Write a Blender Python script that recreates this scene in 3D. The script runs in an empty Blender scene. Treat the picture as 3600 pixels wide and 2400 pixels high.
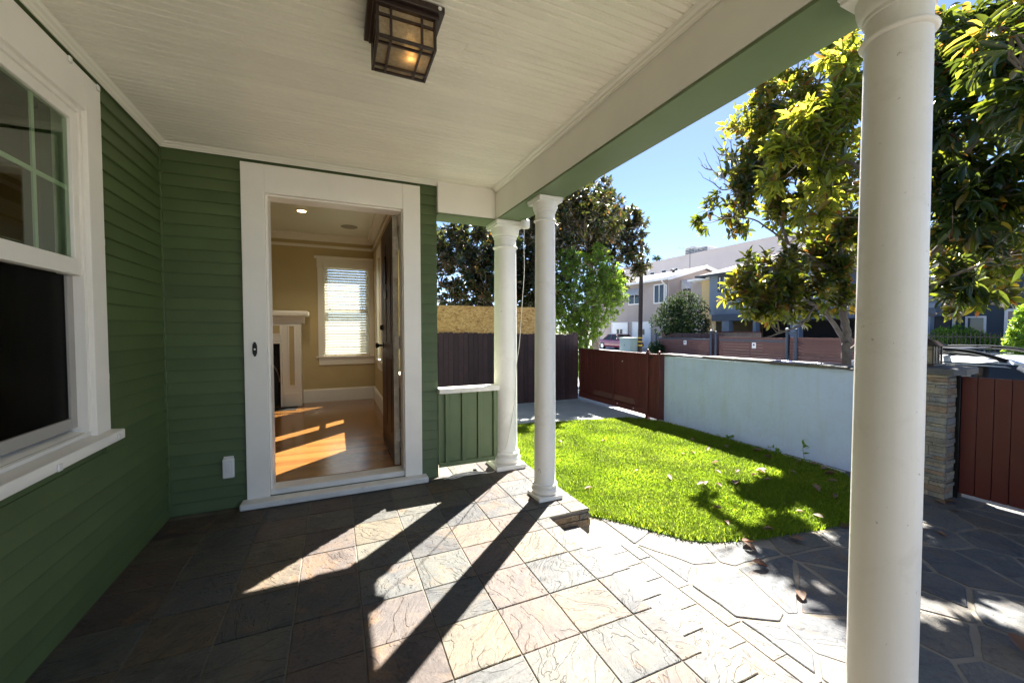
import bpy, math, random
import numpy as np
from mathutils import Vector, Matrix
rnd = random.Random(7)
sc = bpy.context.scene
COL = sc.collection

# ------------------------------------------------------------------ camera, sky, sun, exposure
CAM = Vector((1.051, -3.377, 1.27))
yaw, pitch, roll = math.radians(23.763), math.radians(-1.757), math.radians(-0.096)
fw = Vector((math.sin(yaw)*math.cos(pitch), math.cos(yaw)*math.cos(pitch), math.sin(pitch)))
rt0 = Vector((math.cos(yaw), -math.sin(yaw), 0)); up0 = rt0.cross(fw)
rt = math.cos(roll)*rt0 + math.sin(roll)*up0
up = -math.sin(roll)*rt0 + math.cos(roll)*up0
cam_d = bpy.data.cameras.new('camera'); cam = bpy.data.objects.new('camera', cam_d); COL.objects.link(cam)
cam_d.sensor_width = 36; cam_d.lens = 14.04; cam_d.clip_start = 0.02; cam_d.clip_end = 2000
M = Matrix.Identity(4)
for i in range(3):
    M[i][0], M[i][1], M[i][2], M[i][3] = rt[i], up[i], -fw[i], CAM[i]
cam.matrix_world = M
sc.camera = cam

EL = math.radians(49.0); SH = Vector((0.735, 0.678, 0)).normalized()
sun_dir = Vector((SH.x*math.cos(EL), SH.y*math.cos(EL), math.sin(EL)))
world = bpy.data.worlds.new('World'); sc.world = world; world.use_nodes = True
wn = world.node_tree
bg = wn.nodes['Background']
sky = wn.nodes.new('ShaderNodeTexSky'); sky.sky_type = 'NISHITA'; sky.sun_disc = False
sky.sun_elevation = EL; sky.sun_rotation = math.atan2(SH.x, SH.y)
sky.air_density = 0.46; sky.dust_density = 0.1; sky.ozone_density = 1.6
wn.links.new(sky.outputs[0], bg.inputs[0]); bg.inputs[1].default_value = 0.05
sun_d = bpy.data.lights.new('sun', 'SUN'); sun_d.energy = 5.0; sun_d.angle = math.radians(0.53)
sun_d.color = (1.0, 0.95, 0.87)
sun = bpy.data.objects.new('sun', sun_d); COL.objects.link(sun)
sun.rotation_euler = (-sun_dir).to_track_quat('-Z', 'Y').to_euler()
sun.location = (8, 8, 14)
vs = sc.view_settings
vs.view_transform = 'Standard'; vs.look = 'None'; vs.exposure = 2.78; vs.gamma = 1; vs.use_curve_mapping = False
sc.cycles.max_bounces = 10; sc.cycles.diffuse_bounces = 6; sc.cycles.transparent_max_bounces = 12

# ------------------------------------------------------------------ helpers
ORG = {}
def org(o):
    return ORG.get(o.name, Vector((0, 0, 0))) if o is not None else Vector((0, 0, 0))

def link(o, parent=None):
    COL.objects.link(o)
    if parent is not None: o.parent = parent
    return o

def thing(name, label, cat, loc=(0, 0, 0), group=None):
    o = bpy.data.objects.new(name, None); COL.objects.link(o)
    o.location = loc; o.empty_display_size = 0.1
    ORG[o.name] = Vector(loc)
    o['label'] = label; o['category'] = cat
    if group: o['group'] = group
    return o

def tag(o, label=None, cat=None, group=None, kind=None):
    if label: o['label'] = label
    if cat: o['category'] = cat
    if group: o['group'] = group
    if kind: o['kind'] = kind
    return o

class MB:
    def __init__(s): s.v = []; s.f = []; s.sm = False
    def add(s, vs_, fs):
        b = len(s.v); s.v += [tuple(p) for p in vs_]; s.f += [tuple(b+i for i in f) for f in fs]; return s
    def box(s, x0, x1, y0, y1, z0, z1):
        if x0 > x1: x0, x1 = x1, x0
        if y0 > y1: y0, y1 = y1, y0
        if z0 > z1: z0, z1 = z1, z0
        return s.add([(x0,y0,z0),(x1,y0,z0),(x1,y1,z0),(x0,y1,z0),(x0,y0,z1),(x1,y0,z1),(x1,y1,z1),(x0,y1,z1)],
                     [(0,3,2,1),(4,5,6,7),(0,1,5,4),(1,2,6,5),(2,3,7,6),(3,0,4,7)])
    def cbox(s, x0, x1, y0, y1, z0, z1, c):      # box whose top edge is chamfered
        return s.slab([(x0,y0),(x1,y0),(x1,y1),(x0,y1)], z0, z1, c)
    def slab(s, poly, z0, z1, c=0.0):
        n = len(poly)
        if c > 0:
            cx = sum(p[0] for p in poly)/n; cy = sum(p[1] for p in poly)/n
            top = []
            for i in range(n):
                p = Vector(poly[i]); a = Vector(poly[i-1]); b = Vector(poly[(i+1) % n])
                e1 = (p-a).normalized(); e2 = (b-p).normalized()
                n1 = Vector((-e1.y, e1.x)); n2 = Vector((-e2.y, e2.x))
                m = n1+n2; d = max(0.4, m.dot(n1))
                top.append((p.x+m.x*c/d, p.y+m.y*c/d))
            vs_ = [(p[0],p[1],z0) for p in poly]+[(p[0],p[1],z1-c) for p in poly]+[(p[0],p[1],z1) for p in top]
            fs = [tuple(range(n-1,-1,-1)), tuple(range(2*n,3*n))]
            for r in (0, n):
                fs += [(r+i, r+(i+1)%n, r+n+(i+1)%n, r+n+i) for i in range(n)]
        else:
            vs_ = [(p[0],p[1],z0) for p in poly]+[(p[0],p[1],z1) for p in poly]
            fs = [tuple(range(n-1,-1,-1)), tuple(range(n,2*n))]+[(i,(i+1)%n,n+(i+1)%n,n+i) for i in range(n)]
        return s.add(vs_, fs)
    def prism(s, pts, axis, a, b):               # polygon extruded along an axis
        def P(u, v, w):
            return (w,u,v) if axis == 0 else ((u,w,v) if axis == 1 else (u,v,w))
        n = len(pts)
        vs_ = [P(u,v,a) for u,v in pts]+[P(u,v,b) for u,v in pts]
        return s.add(vs_, [tuple(range(n-1,-1,-1)), tuple(range(n,2*n))]+[(i,(i+1)%n,n+(i+1)%n,n+i) for i in range(n)])
    def lathe(s, prof, cx, cy, seg=32, z=0.0):
        vs_, fs = [], []
        for r, h in prof:
            for k in range(seg):
                a = 2*math.pi*k/seg; vs_.append((cx+r*math.cos(a), cy+r*math.sin(a), z+h))
        for j in range(len(prof)-1):
            for k in range(seg):
                k2 = (k+1) % seg
                fs.append((j*seg+k, j*seg+k2, (j+1)*seg+k2, (j+1)*seg+k))
        fs.append(tuple(range(seg-1,-1,-1))); m = (len(prof)-1)*seg; fs.append(tuple(m+k for k in range(seg)))
        s.sm = True
        return s.add(vs_, fs)
    def tube(s, pts, rad, seg=8):
        pts = [Vector(p) for p in pts]; n = len(pts)
        if not hasattr(rad, '__len__'): rad = [rad]*n
        vs_, fs = [], []
        ref = Vector((0.31, 0.17, 0.93)).normalized()
        for i, p in enumerate(pts):
            t = (pts[min(i+1,n-1)]-pts[max(i-1,0)])
            t = t.normalized() if t.length > 1e-9 else Vector((0,0,1))
            r_ = ref if abs(t.dot(ref)) < 0.93 else Vector((1,0.1,0)).normalized()
            a = t.cross(r_).normalized(); b = t.cross(a)
            for k in range(seg):
                th = 2*math.pi*k/seg
                vs_.append(p + (a*math.cos(th)+b*math.sin(th))*rad[i])
        for i in range(n-1):
            for k in range(seg):
                k2 = (k+1) % seg
                fs.append((i*seg+k, i*seg+k2, (i+1)*seg+k2, (i+1)*seg+k))
        fs.append(tuple(range(seg-1,-1,-1))); fs.append(tuple((n-1)*seg+k for k in range(seg)))
        s.sm = True
        return s.add(vs_, fs)
    def quad(s, a, b, c, d): return s.add([a,b,c,d], [(0,1,2,3)])
    def build(s, name, m, parent=None, bevel=0, loc=None, smooth=None, seg=2):
        o0 = Vector(loc) if loc is not None else org(parent)
        me = bpy.data.meshes.new(name)
        me.from_pydata([(p[0]-o0.x, p[1]-o0.y, p[2]-o0.z) for p in s.v], [], s.f)
        me.materials.append(m)
        if s.sm if smooth is None else smooth:
            me.shade_smooth()
            me.set_sharp_from_angle(angle=math.radians(38))
        o = bpy.data.objects.new(name, me); link(o, parent)
        o.location = o0 - org(parent)
        ORG[o.name] = o0
        if bevel:
            b = o.modifiers.new('bevel', 'BEVEL'); b.width = bevel; b.segments = seg; b.limit_method = 'ANGLE'
            b.angle_limit = math.radians(40)
            me.shade_smooth(); me.set_sharp_from_angle(angle=math.radians(38))
        return o

def place(me, name, parent, loc, rot=None):      # another object on shared mesh data
    o = bpy.data.objects.new(name, me); link(o, parent)
    o.location = Vector(loc)-org(parent)
    if rot: o.rotation_euler = rot
    return o

# ------------------------------------------------------------------ materials
class NT:
    def __init__(s, name):
        s.m = bpy.data.materials.new(name); s.m.use_nodes = True
        s.t = s.m.node_tree; s.b = s.t.nodes['Principled BSDF']; s.out = s.t.nodes['Material Output']
    def n(s, t, **k):
        x = s.t.nodes.new(t)
        for a, v in k.items():
            if a.startswith('i_'):
                key = a[2:]; key = int(key) if key.isdigit() else key.replace('_', ' ')
                x.inputs[key].default_value = v
            else: setattr(x, a, v)
        return x
    def l(s, a, b): s.t.links.new(a, b)
    def coord(s, kind='Object', scale=(1,1,1), rand=False, rot=(0,0,0)):
        c = s.n('ShaderNodeTexCoord'); mp = s.n('ShaderNodeMapping')
        mp.inputs['Scale'].default_value = scale; mp.inputs['Rotation'].default_value = rot
        src = c.outputs[kind]
        if rand:
            oi = s.n('ShaderNodeObjectInfo')
            mu = s.n('ShaderNodeVectorMath', operation='SCALE'); mu.inputs[0].default_value = (37.1, 91.7, 13.3)
            s.l(oi.outputs['Random'], mu.inputs['Scale'])
            ad = s.n('ShaderNodeVectorMath', operation='ADD'); s.l(src, ad.inputs[0]); s.l(mu.outputs[0], ad.inputs[1]); src = ad.outputs[0]
        s.l(src, mp.inputs[0]); return mp.outputs[0]
    def noise(s, co, scale, detail=4, rough=0.55, dist=0.0):
        x = s.n('ShaderNodeTexNoise'); x.inputs['Scale'].default_value = scale; x.inputs['Detail'].default_value = detail
        x.inputs['Roughness'].default_value = rough; x.inputs['Distortion'].default_value = dist
        s.l(co, x.inputs['Vector']); return x.outputs['Fac']
    def ramp(s, fac, stops, interp='LINEAR'):
        r = s.n('ShaderNodeValToRGB'); r.color_ramp.interpolation = interp
        e = r.color_ramp.elements
        while len(e) < len(stops): e.new(0.5)
        for i, (p, c) in enumerate(stops):
            e[i].position = p; e[i].color = (c[0], c[1], c[2], 1) if hasattr(c, '__len__') else (c, c, c, 1)
        s.l(fac, r.inputs[0]); return r.outputs[0]
    def mix(s, fac, a, b, mode='MIX'):
        x = s.n('ShaderNodeMix', data_type='RGBA', blend_type=mode)
        for sock, v in ((x.inputs[0], fac), (x.inputs[6], a), (x.inputs[7], b)):
            if hasattr(v, 'is_linked') or hasattr(v, 'links'): s.l(v, sock)
            elif hasattr(v, '__len__'): sock.default_value = (v[0], v[1], v[2], 1)
            else: sock.default_value = v
        return x.outputs[2]
    def bump(s, h, strength=0.3, dist=0.01, prev=None):
        b = s.n('ShaderNodeBump'); b.inputs['Strength'].default_value = strength; b.inputs['Distance'].default_value = dist
        s.l(h, b.inputs['Height'])
        if prev is not None: s.l(prev, b.inputs['Normal'])
        s.l(b.outputs[0], s.b.inputs['Normal']); return b.outputs[0]
    def col(s, c):
        if hasattr(c, '__len__') and not hasattr(c, 'links'): s.b.inputs['Base Color'].default_value = (c[0], c[1], c[2], 1)
        else: s.l(c, s.b.inputs['Base Color'])
    def rough(s, r):
        if isinstance(r, (int, float)): s.b.inputs['Roughness'].default_value = r
        else: s.l(r, s.b.inputs['Roughness'])

def paint(name, c, rough=0.5, vary=0.12, scale=6, bump=0.12, bscale=60, rand=0.0, dirt=None, bdist=0.004):
    t = NT(name); co = t.coord('Object', rand=True)
    f = t.noise(co, scale, 5)
    a = [x*(1-vary) for x in c]; b = [min(1, x*(1+vary)) for x in c]
    base = t.ramp(f, [(0.3, a), (0.7, b)])
    if rand:
        oi = t.n('ShaderNodeObjectInfo')
        r = t.ramp(oi.outputs['Random'], [(0, 1-rand), (1, 1.0)])
        base = t.mix(1.0, base, r, 'MULTIPLY')
    if dirt:
        d = t.ramp(t.noise(co, dirt[1], 7, 0.7), [(dirt[2], 0.0), (dirt[2]+0.1, 1.0)])
        base = t.mix(d, base, dirt[0])
    t.col(base); t.rough(rough)
    if bump: t.bump(t.noise(co, bscale, 4), bump, bdist)
    return t.m

def flat(name, c, rough=0.5, metal=0.0):
    t = NT(name); t.col(c); t.rough(rough); t.b.inputs['Metallic'].default_value = metal; return t.m

GREEN = paint('green_paint', (0.084, 0.124, 0.043), 0.5, 0.10, 3, 0.15, 45, rand=0.12, dirt=((0.078,0.105,0.042), 9, 0.68))
GREEN_TRIM = paint('green_trim_paint', (0.130, 0.180, 0.080), 0.5, 0.08, 4, 0.12, 50, dirt=((0.09,0.15,0.07), 8, 0.7))
WHITE = paint('white_trim_paint', (0.88, 0.84, 0.77), 0.42, 0.04, 3, 0.12, 40, dirt=((0.62,0.57,0.5), 11, 0.72))
WORN = paint('worn_white_paint', (0.74, 0.72, 0.68), 0.5, 0.07, 9, 0.3, 40, dirt=((0.4,0.37,0.33), 22, 0.62))
def column_paint():
    t = NT('column_white_paint'); co = t.coord('Object', rand=True)
    base = t.ramp(t.noise(co, 2.5, 6, 0.6), [(0.3, (0.79,0.77,0.715)), (0.7, (0.86,0.84,0.79))])
    sm = t.ramp(t.noise(co, 7, 7, 0.7, 0.6), [(0.52, 0.0), (0.72, 0.36)])
    base = t.mix(sm, base, (0.60,0.56,0.49))
    chip = t.ramp(t.noise(co, 38, 3, 0.5, 1.0), [(0.712, 0.0), (0.73, 0.65)])
    base = t.mix(chip, base, (0.40,0.36,0.31))
    t.col(base); t.rough(0.45)
    cb_ = t.coord('Object', scale=(60, 60, 2.5), rand=True)
    b1 = t.bump(t.noise(cb_, 2.0, 4, 0.6), 0.12, 0.003)
    t.bump(t.noise(co, 9, 5, 0.65), 0.25, 0.006, b1)
    return t.m
COLW = column_paint()
CEILP = paint('ceiling_cream_paint', (0.91, 0.87, 0.755), 0.45, 0.04, 3, 0.10, 30, rand=0.05, dirt=((0.6,0.55,0.42), 26, 0.76))
def stucco():
    t = NT('stucco'); co = t.coord('Object')
    big = t.noise(co, 1.3, 6, 0.6, 0.5)
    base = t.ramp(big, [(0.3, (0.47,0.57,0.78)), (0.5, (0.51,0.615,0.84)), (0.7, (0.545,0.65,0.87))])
    cs = t.coord('Object', scale=(5, 5, 0.5))
    streak = t.ramp(t.noise(cs, 2.2, 6, 0.65, 0.4), [(0.50, 0.0), (0.70, 0.32)])
    base = t.mix(streak, base, (0.42,0.45,0.45))
    cr = t.ramp(t.noise(co, 2.1, 9, 0.75, 2.5), [(0.492, 0.0), (0.497, 0.35), (0.503, 0.35), (0.508, 0.0)])
    base = t.mix(cr, base, (0.38,0.40,0.40))
    t.col(base); t.rough(0.88)
    b1 = t.bump(t.noise(co, 7, 5, 0.6), 0.35, 0.03)
    t.bump(t.noise(co, 85, 5, 0.7), 0.45, 0.006, b1)
    return t.m
STUCCO = stucco()
OCHRE = paint('ochre_wall_paint', (0.50, 0.395, 0.195), 0.6, 0.04, 3, 0.05, 80)
INWHITE = paint('interior_white_paint', (0.78, 0.74, 0.64), 0.4, 0.03, 3, 0.05, 60)
INCEIL = paint('interior_ceiling_paint', (0.72, 0.72, 0.62), 0.35, 0.03, 2, 0.03, 60)
BLACK = flat('black_metal', (0.012, 0.012, 0.012), 0.35, 0.4)
FIREBLACK = flat('soot_black', (0.008, 0.008, 0.008), 0.7)
BRONZE = paint('dark_bronze', (0.030, 0.016, 0.012), 0.38, 0.3, 20, 0.1, 90)
PURPLE = paint('purple_brown_stain', (0.060, 0.026, 0.030), 0.65, 0.2, 7, 0.3, 70, rand=0.5, dirt=((0.13,0.08,0.08), 17, 0.66))
REDBROWN = paint('red_brown_paint', (0.115, 0.026, 0.021), 0.5, 0.12, 5, 0.15, 60, rand=0.12)
REDGATE = paint('oxblood_paint', (0.088, 0.011, 0.008), 0.5, 0.12, 5, 0.25, 90, rand=0.15)
PATCHWOOD = paint('faded_red_board', (0.15, 0.062, 0.048), 0.6, 0.15, 8, 0.2, 50)
SLATWOOD = paint('slat_brown', (0.115, 0.043, 0.034), 0.6, 0.12, 6, 0.1, 40, rand=0.2)
CONCRETE = paint('concrete', (0.38, 0.39, 0.38), 0.85, 0.14, 3, 0.25, 80, dirt=((0.24,0.24,0.23), 5, 0.62))
MORTAR = paint('mortar', (0.175, 0.152, 0.12), 0.9, 0.15, 14, 0.4, 90)
GROUT = paint('grout', (0.15, 0.13, 0.105), 0.9, 0.2, 14, 0.3, 90)
SOIL = paint('soil', (0.06, 0.045, 0.032), 0.95, 0.3, 12, 0.6, 60, bdist=0.02)
ASPHALT = paint('asphalt', (0.055, 0.055, 0.056), 0.9, 0.2, 20, 0.3, 150)
EARTH = paint('ground_earth', (0.16, 0.15, 0.11), 0.95, 0.2, 2, 0.3, 40)
TRUNK = paint('bark', (0.15, 0.125, 0.10), 0.9, 0.3, 14, 0.6, 50, bdist=0.01)
TWIG = paint('twig_bark', (0.13, 0.10, 0.07), 0.8, 0.3, 14, 0.2, 50)
PLASTICW = flat('white_plastic', (0.75, 0.74, 0.71), 0.35)
CABLEW = flat('white_cable', (0.72, 0.69, 0.62), 0.45)
ROOFM = paint('grey_shingle', (0.085, 0.08, 0.075), 0.9, 0.25, 8, 0.4, 30)

def slate(name, stops, vein_cleft_shade=0.5, sc_=1.0, rough=0.5, bs=0.8, var=1.0):
    t = NT(name)
    oi = t.n('ShaderNodeObjectInfo')
    # cleavage direction differs from piece to piece
    co0 = t.coord('Object', rand=True)
    vr = t.n('ShaderNodeVectorRotate', rotation_type='Z_AXIS'); t.l(co0, vr.inputs['Vector'])
    mm = t.n('ShaderNodeMath', operation='MULTIPLY'); mm.inputs[1].default_value = 40.0; t.l(oi.outputs['Random'], mm.inputs[0]); t.l(mm.outputs[0], vr.inputs['Angle'])
    mp = t.n('ShaderNodeMapping'); mp.inputs['Scale'].default_value = (sc_, sc_*2.3, sc_); t.l(vr.outputs[0], mp.inputs[0]); co = mp.outputs[0]
    co2 = t.coord('Object', scale=(sc_, sc_, sc_), rand=True)
    base = t.ramp(oi.outputs['Random'], stops, 'CONSTANT')
    big = t.noise(co2, 4.2, 6, 0.62, 1.0)
    streak = t.noise(co, 8, 12, 0.74, 1.2)
    fine = t.noise(co2, 75, 6, 0.72)
    tone = t.ramp(big, [(0.30, (0.62,0.63,0.66)), (0.46, (0.95,0.96,0.97)), (0.56, (1.08,1.04,0.98)), (0.72, (1.38,1.24,1.02))])
    c = t.mix(var, base, t.mix(1.0, base, tone, 'MULTIPLY'))
    rust = t.ramp(t.noise(co2, 4.6, 6, 0.65, 1.2), [(0.55, 0.0), (0.70, 0.62)])
    c = t.mix(rust, c, (0.165, 0.098, 0.05))
    vein = t.ramp(streak, [(0.33, 0.62), (0.42, 0.86), (0.47, 1.0), (0.55, 1.03), (0.66, 1.2)])
    c = t.mix(vein_cleft_shade, c, t.mix(1.0, c, vein, 'MULTIPLY'))
    spk = t.ramp(fine, [(0.35, 0.72), (0.6, 1.14)])
    c = t.mix(0.7, c, t.mix(1.0, c, spk, 'MULTIPLY'))
    # cleft lines along split layers, darkened in the colour to add their shade
    lay = t.noise(co, 3.0, 4, 0.52, 0.5)
    def edge(p, w):
        return t.ramp(lay, [(p-w, 1.0), (p-w*0.3, 0.58), (p+w*0.25, 0.95), (p+w*0.6, 1.0)])
    for p, w in ((0.41, 0.010), (0.52, 0.006), (0.60, 0.010)):
        c = t.mix(vein_cleft_shade, c, t.mix(1.0, c, edge(p, w), 'MULTIPLY'))
    t.col(c)
    t.rough(t.ramp(streak, [(0.3, rough-0.1), (0.7, rough+0.2)]))
    st = t.ramp(lay, [(0.395, 0.0), (0.41, 0.34), (0.51, 0.40), (0.52, 0.66), (0.59, 0.70), (0.60, 1.0)])
    t.b.inputs['Specular IOR Level'].default_value = 0.22
    b1 = t.bump(st, bs, 0.012)
    b2 = t.bump(streak, bs*0.6, 0.012, b1)
    t.bump(fine, 0.35, 0.004, b2)
    return t.m

SLATE = slate('slate_tile', [(0, (0.085,0.085,0.076)), (0.13, (0.100,0.082,0.062)), (0.26, (0.081,0.081,0.078)), (0.40, (0.093,0.090,0.078)),
                             (0.53, (0.090,0.072,0.062)), (0.66, (0.068,0.069,0.067)), (0.76, (0.105,0.090,0.066)), (0.88, (0.081,0.068,0.062)), (0.95, (0.061,0.060,0.059))], 0.85)
PALESLATE = slate('pale_slate_tile', [(0, (0.117,0.114,0.106)), (0.25, (0.107,0.096,0.085)), (0.45, (0.122,0.120,0.117)), (0.65, (0.111,0.104,0.090)), (0.85, (0.101,0.096,0.090))], 1.0)
FLAG = slate('flagstone', [(0, (0.095,0.099,0.101)), (0.3, (0.109,0.110,0.109)), (0.55, (0.085,0.088,0.093)), (0.75, (0.104,0.099,0.091)), (0.9, (0.089,0.091,0.096))], 0.6, 0.8, 0.6, 0.6)
STACK = slate('stacked_ledgestone', [(0, (0.264,0.248,0.208)), (0.2, (0.192,0.188,0.180)), (0.45, (0.304,0.280,0.232)), (0.65, (0.232,0.240,0.240)), (0.85, (0.264,0.200,0.152))], 0.6, 2.0, 0.7, 0.6)
RISERS = slate('riser_stone', [(0, (0.20,0.15,0.10)), (0.5, (0.17,0.15,0.12))], 0.8, 1.6, 0.7, 0.7)

def wood_floor():
    t = NT('oak_floor'); oi = t.n('ShaderNodeObjectInfo')
    base = t.ramp(oi.outputs['Random'], [(0, (0.24,0.105,0.03)), (0.5, (0.31,0.145,0.043)), (1, (0.19,0.08,0.024))])
    co = t.coord('Object', scale=(1.5, 22, 1), rand=True)
    g = t.noise(co, 5, 8, 0.65, 0.8)
    t.col(t.mix(1.0, base, t.ramp(g, [(0.3, (0.72,0.68,0.6)), (0.65, (1.15,1.12,1.05))]), 'MULTIPLY'))
    t.rough(0.22); t.b.inputs['Coat Weight'].default_value = 0.35; t.b.inputs['Coat Roughness'].default_value = 0.12
    t.bump(g, 0.08, 0.002); return t.m
OAK = wood_floor()
def door_wood():
    t = NT('dark_stained_door'); co = t.coord('Object', scale=(14, 14, 1.2))
    g = t.noise(co, 4, 7, 0.6, 0.6)
    t.col(t.ramp(g, [(0.3, (0.028,0.008,0.004)), (0.7, (0.062,0.020,0.009))])); t.rough(0.5); t.b.inputs['Specular IOR Level'].default_value = 0.25; t.bump(g, 0.1, 0.002); return t.m
DOORW = door_wood()
def osb():
    t = NT('strand_board'); c = None
    co = t.coord('Object', scale=(1, 1, 1))
    tot = None
    v = t.n('ShaderNodeTexVoronoi'); v.inputs['Scale'].default_value = 1.0; v.inputs['Randomness'].default_value = 1.0
    mp = t.n('ShaderNodeMapping'); mp.inputs['Scale'].default_value = (22, 22, 58)
    nz = t.n('ShaderNodeTexNoise'); nz.inputs['Scale'].default_value = 7; t.l(co, nz.inputs['Vector'])
    ad = t.n('ShaderNodeVectorMath', operation='MULTIPLY_ADD'); t.l(nz.outputs['Color'], ad.inputs[0]); ad.inputs[1].default_value = (0.16, 0.16, 0.16); t.l(co, ad.inputs[2])
    t.l(ad.outputs[0], mp.inputs[0]); t.l(mp.outputs[0], v.inputs['Vector'])
    sep = t.n('ShaderNodeSeparateColor'); t.l(v.outputs['Color'], sep.inputs[0])
    t.col(t.ramp(sep.outputs[0], [(0, (0.32,0.16,0.05)), (0.15, (0.52,0.28,0.09)), (0.6, (0.66,0.39,0.14)), (1, (0.76,0.50,0.22))]))
    t.rough(0.8); t.bump(sep.outputs[1], 0.3, 0.004); return t.m
OSB = osb()

def leaf_mat(name, stops, under, trans, rough=0.32, tw=0.35, spec=0.5):
    t = NT(name)
    at = t.n('ShaderNodeAttribute'); at.attribute_name = 'tint'
    c = t.ramp(at.outputs['Fac'], stops)
    co = t.coord('Object'); nz = t.noise(co, 18, 3)
    c = t.mix(1.0, c, t.ramp(nz, [(0.3, 0.82), (0.7, 1.12)]), 'MULTIPLY')
    geo = t.n('ShaderNodeNewGeometry')
    cc = t.mix(geo.outputs['Backfacing'], c, under) if under else c
    t.col(cc); t.rough(rough); t.b.inputs['Specular IOR Level'].default_value = spec
    tr = t.n('ShaderNodeBsdfTranslucent')
    tc = t.ramp(at.outputs['Fac'], trans); t.l(tc, tr.inputs['Color'])
    mx = t.n('ShaderNodeMixShader'); mx.inputs[0].default_value = tw
    t.l(t.b.outputs[0], mx.inputs[1]); t.l(tr.outputs[0], mx.inputs[2]); t.l(mx.outputs[0], t.out.inputs['Surface'])
    return t.m
MAGLEAF = leaf_mat('magnolia_leaf', [(0, (0.010,0.028,0.012)), (0.5, (0.024,0.050,0.015)), (0.8, (0.055,0.078,0.02)), (0.9, (0.10,0.075,0.025)), (1, (0.16,0.05,0.015))],
                   (0.085,0.055,0.025), [(0, (0.07,0.11,0.012)), (0.4, (0.26,0.32,0.02)), (0.85, (0.72,0.64,0.05)), (1, (0.6,0.2,0.03))], 0.2, 0.40)
DARKLEAF = leaf_mat('dark_magnolia_leaf', [(0, (0.010,0.022,0.016)), (0.6, (0.022,0.040,0.017)), (0.9, (0.06,0.052,0.022)), (1, (0.20,0.08,0.03))],
                    (0.06,0.045,0.024), [(0, (0.04,0.065,0.015)), (0.6, (0.15,0.17,0.02)), (1, (0.45,0.2,0.04))], 0.22, 0.24)
LONGLEAF = leaf_mat('long_leaf', [(0, (0.014,0.034,0.012)), (0.5, (0.030,0.056,0.014)), (0.85, (0.085,0.13,0.02)), (0.93, (0.13,0.10,0.02)), (1, (0.12,0.035,0.015))],
                    None, [(0, (0.07,0.10,0.012)), (0.45, (0.26,0.30,0.02)), (0.7, (0.66,0.70,0.05)), (0.9, (0.9,0.85,0.09)), (1, (0.55,0.16,0.03))], 0.24, 0.42)
SHRUBLEAF = leaf_mat('shrub_leaf', [(0, (0.06,0.135,0.025)), (0.5, (0.115,0.22,0.035)), (1, (0.22,0.34,0.05))],
                     None, [(0, (0.17,0.34,0.02)), (1, (0.60,0.76,0.06))], 0.42, 0.5)
BUSHLEAF = leaf_mat('bush_leaf', [(0, (0.008,0.026,0.013)), (0.6, (0.018,0.045,0.018)), (1, (0.045,0.08,0.028))],
                    None, [(0, (0.03,0.07,0.015)), (1, (0.12,0.18,0.03))], 0.65, 0.22, 0.15)
DRYLEAF = leaf_mat('dry_leaf', [(0, (0.10,0.045,0.025)), (0.5, (0.22,0.14,0.085)), (1, (0.34,0.25,0.17))],
                   None, [(0, (0.2,0.06,0.02)), (1, (0.35,0.22,0.10))], 0.6, 0.2)
GRASSM = leaf_mat('grass_blade', [(0, (0.068,0.118,0.006)), (0.5, (0.128,0.196,0.010)), (0.9, (0.185,0.237,0.020)), (1, (0.225,0.212,0.08))],
                  None, [(0, (0.24,0.39,0.010)), (1, (0.45,0.56,0.045))], 0.6, 0.45, 0.15)

def glass(name, tint=(1,1,1), ior=1.5, rough=0.0):
    t = NT(name); t.t.nodes.remove(t.b)
    tr = t.n('ShaderNodeBsdfTransparent'); tr.inputs[0].default_value = (*tint, 1)
    gl = t.n('ShaderNodeBsdfGlossy'); gl.inputs['Roughness'].default_value = rough
    fr = t.n('ShaderNodeFresnel'); ge = t.n('ShaderNodeNewGeometry')
    mr = t.n('ShaderNodeMapRange'); mr.inputs['To Min'].default_value = ior; mr.inputs['To Max'].default_value = 1/ior
    t.l(ge.outputs['Backfacing'], mr.inputs['Value']); t.l(mr.outputs[0], fr.inputs[0])
    mx = t.n('ShaderNodeMixShader'); t.l(fr.outputs[0], mx.inputs[0]); t.l(tr.outputs[0], mx.inputs[1]); t.l(gl.outputs[0], mx.inputs[2])
    t.l(mx.outputs[0], t.out.inputs['Surface']); return t.m
GLASS = glass('window_glass', (0.80,0.90,0.78), 1.8)  # green tint puts the reflected green into the pane colour
CLEAR = glass('clear_glass', (0.97,0.98,0.97), 1.35)
SCREEN = glass('insect_screen', (0.30,0.30,0.28), 1.12, 0.25)
FARGLASS = flat('dark_window_glass', (0.03,0.04,0.05), 0.06)
def translucent(name, c, tc, w, rough=0.5):
    t = NT(name); t.col(c); t.rough(rough)
    tr = t.n('ShaderNodeBsdfTranslucent'); tr.inputs[0].default_value = (*tc, 1)
    mx = t.n('ShaderNodeMixShader'); mx.inputs[0].default_value = w
    t.l(t.b.outputs[0], mx.inputs[1]); t.l(tr.outputs[0], mx.inputs[2]); t.l(mx.outputs[0], t.out.inputs['Surface']); return t.m
BLINDM = translucent('blind_slat', (0.78,0.77,0.71), (0.80,0.79,0.70), 0.42)
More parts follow.
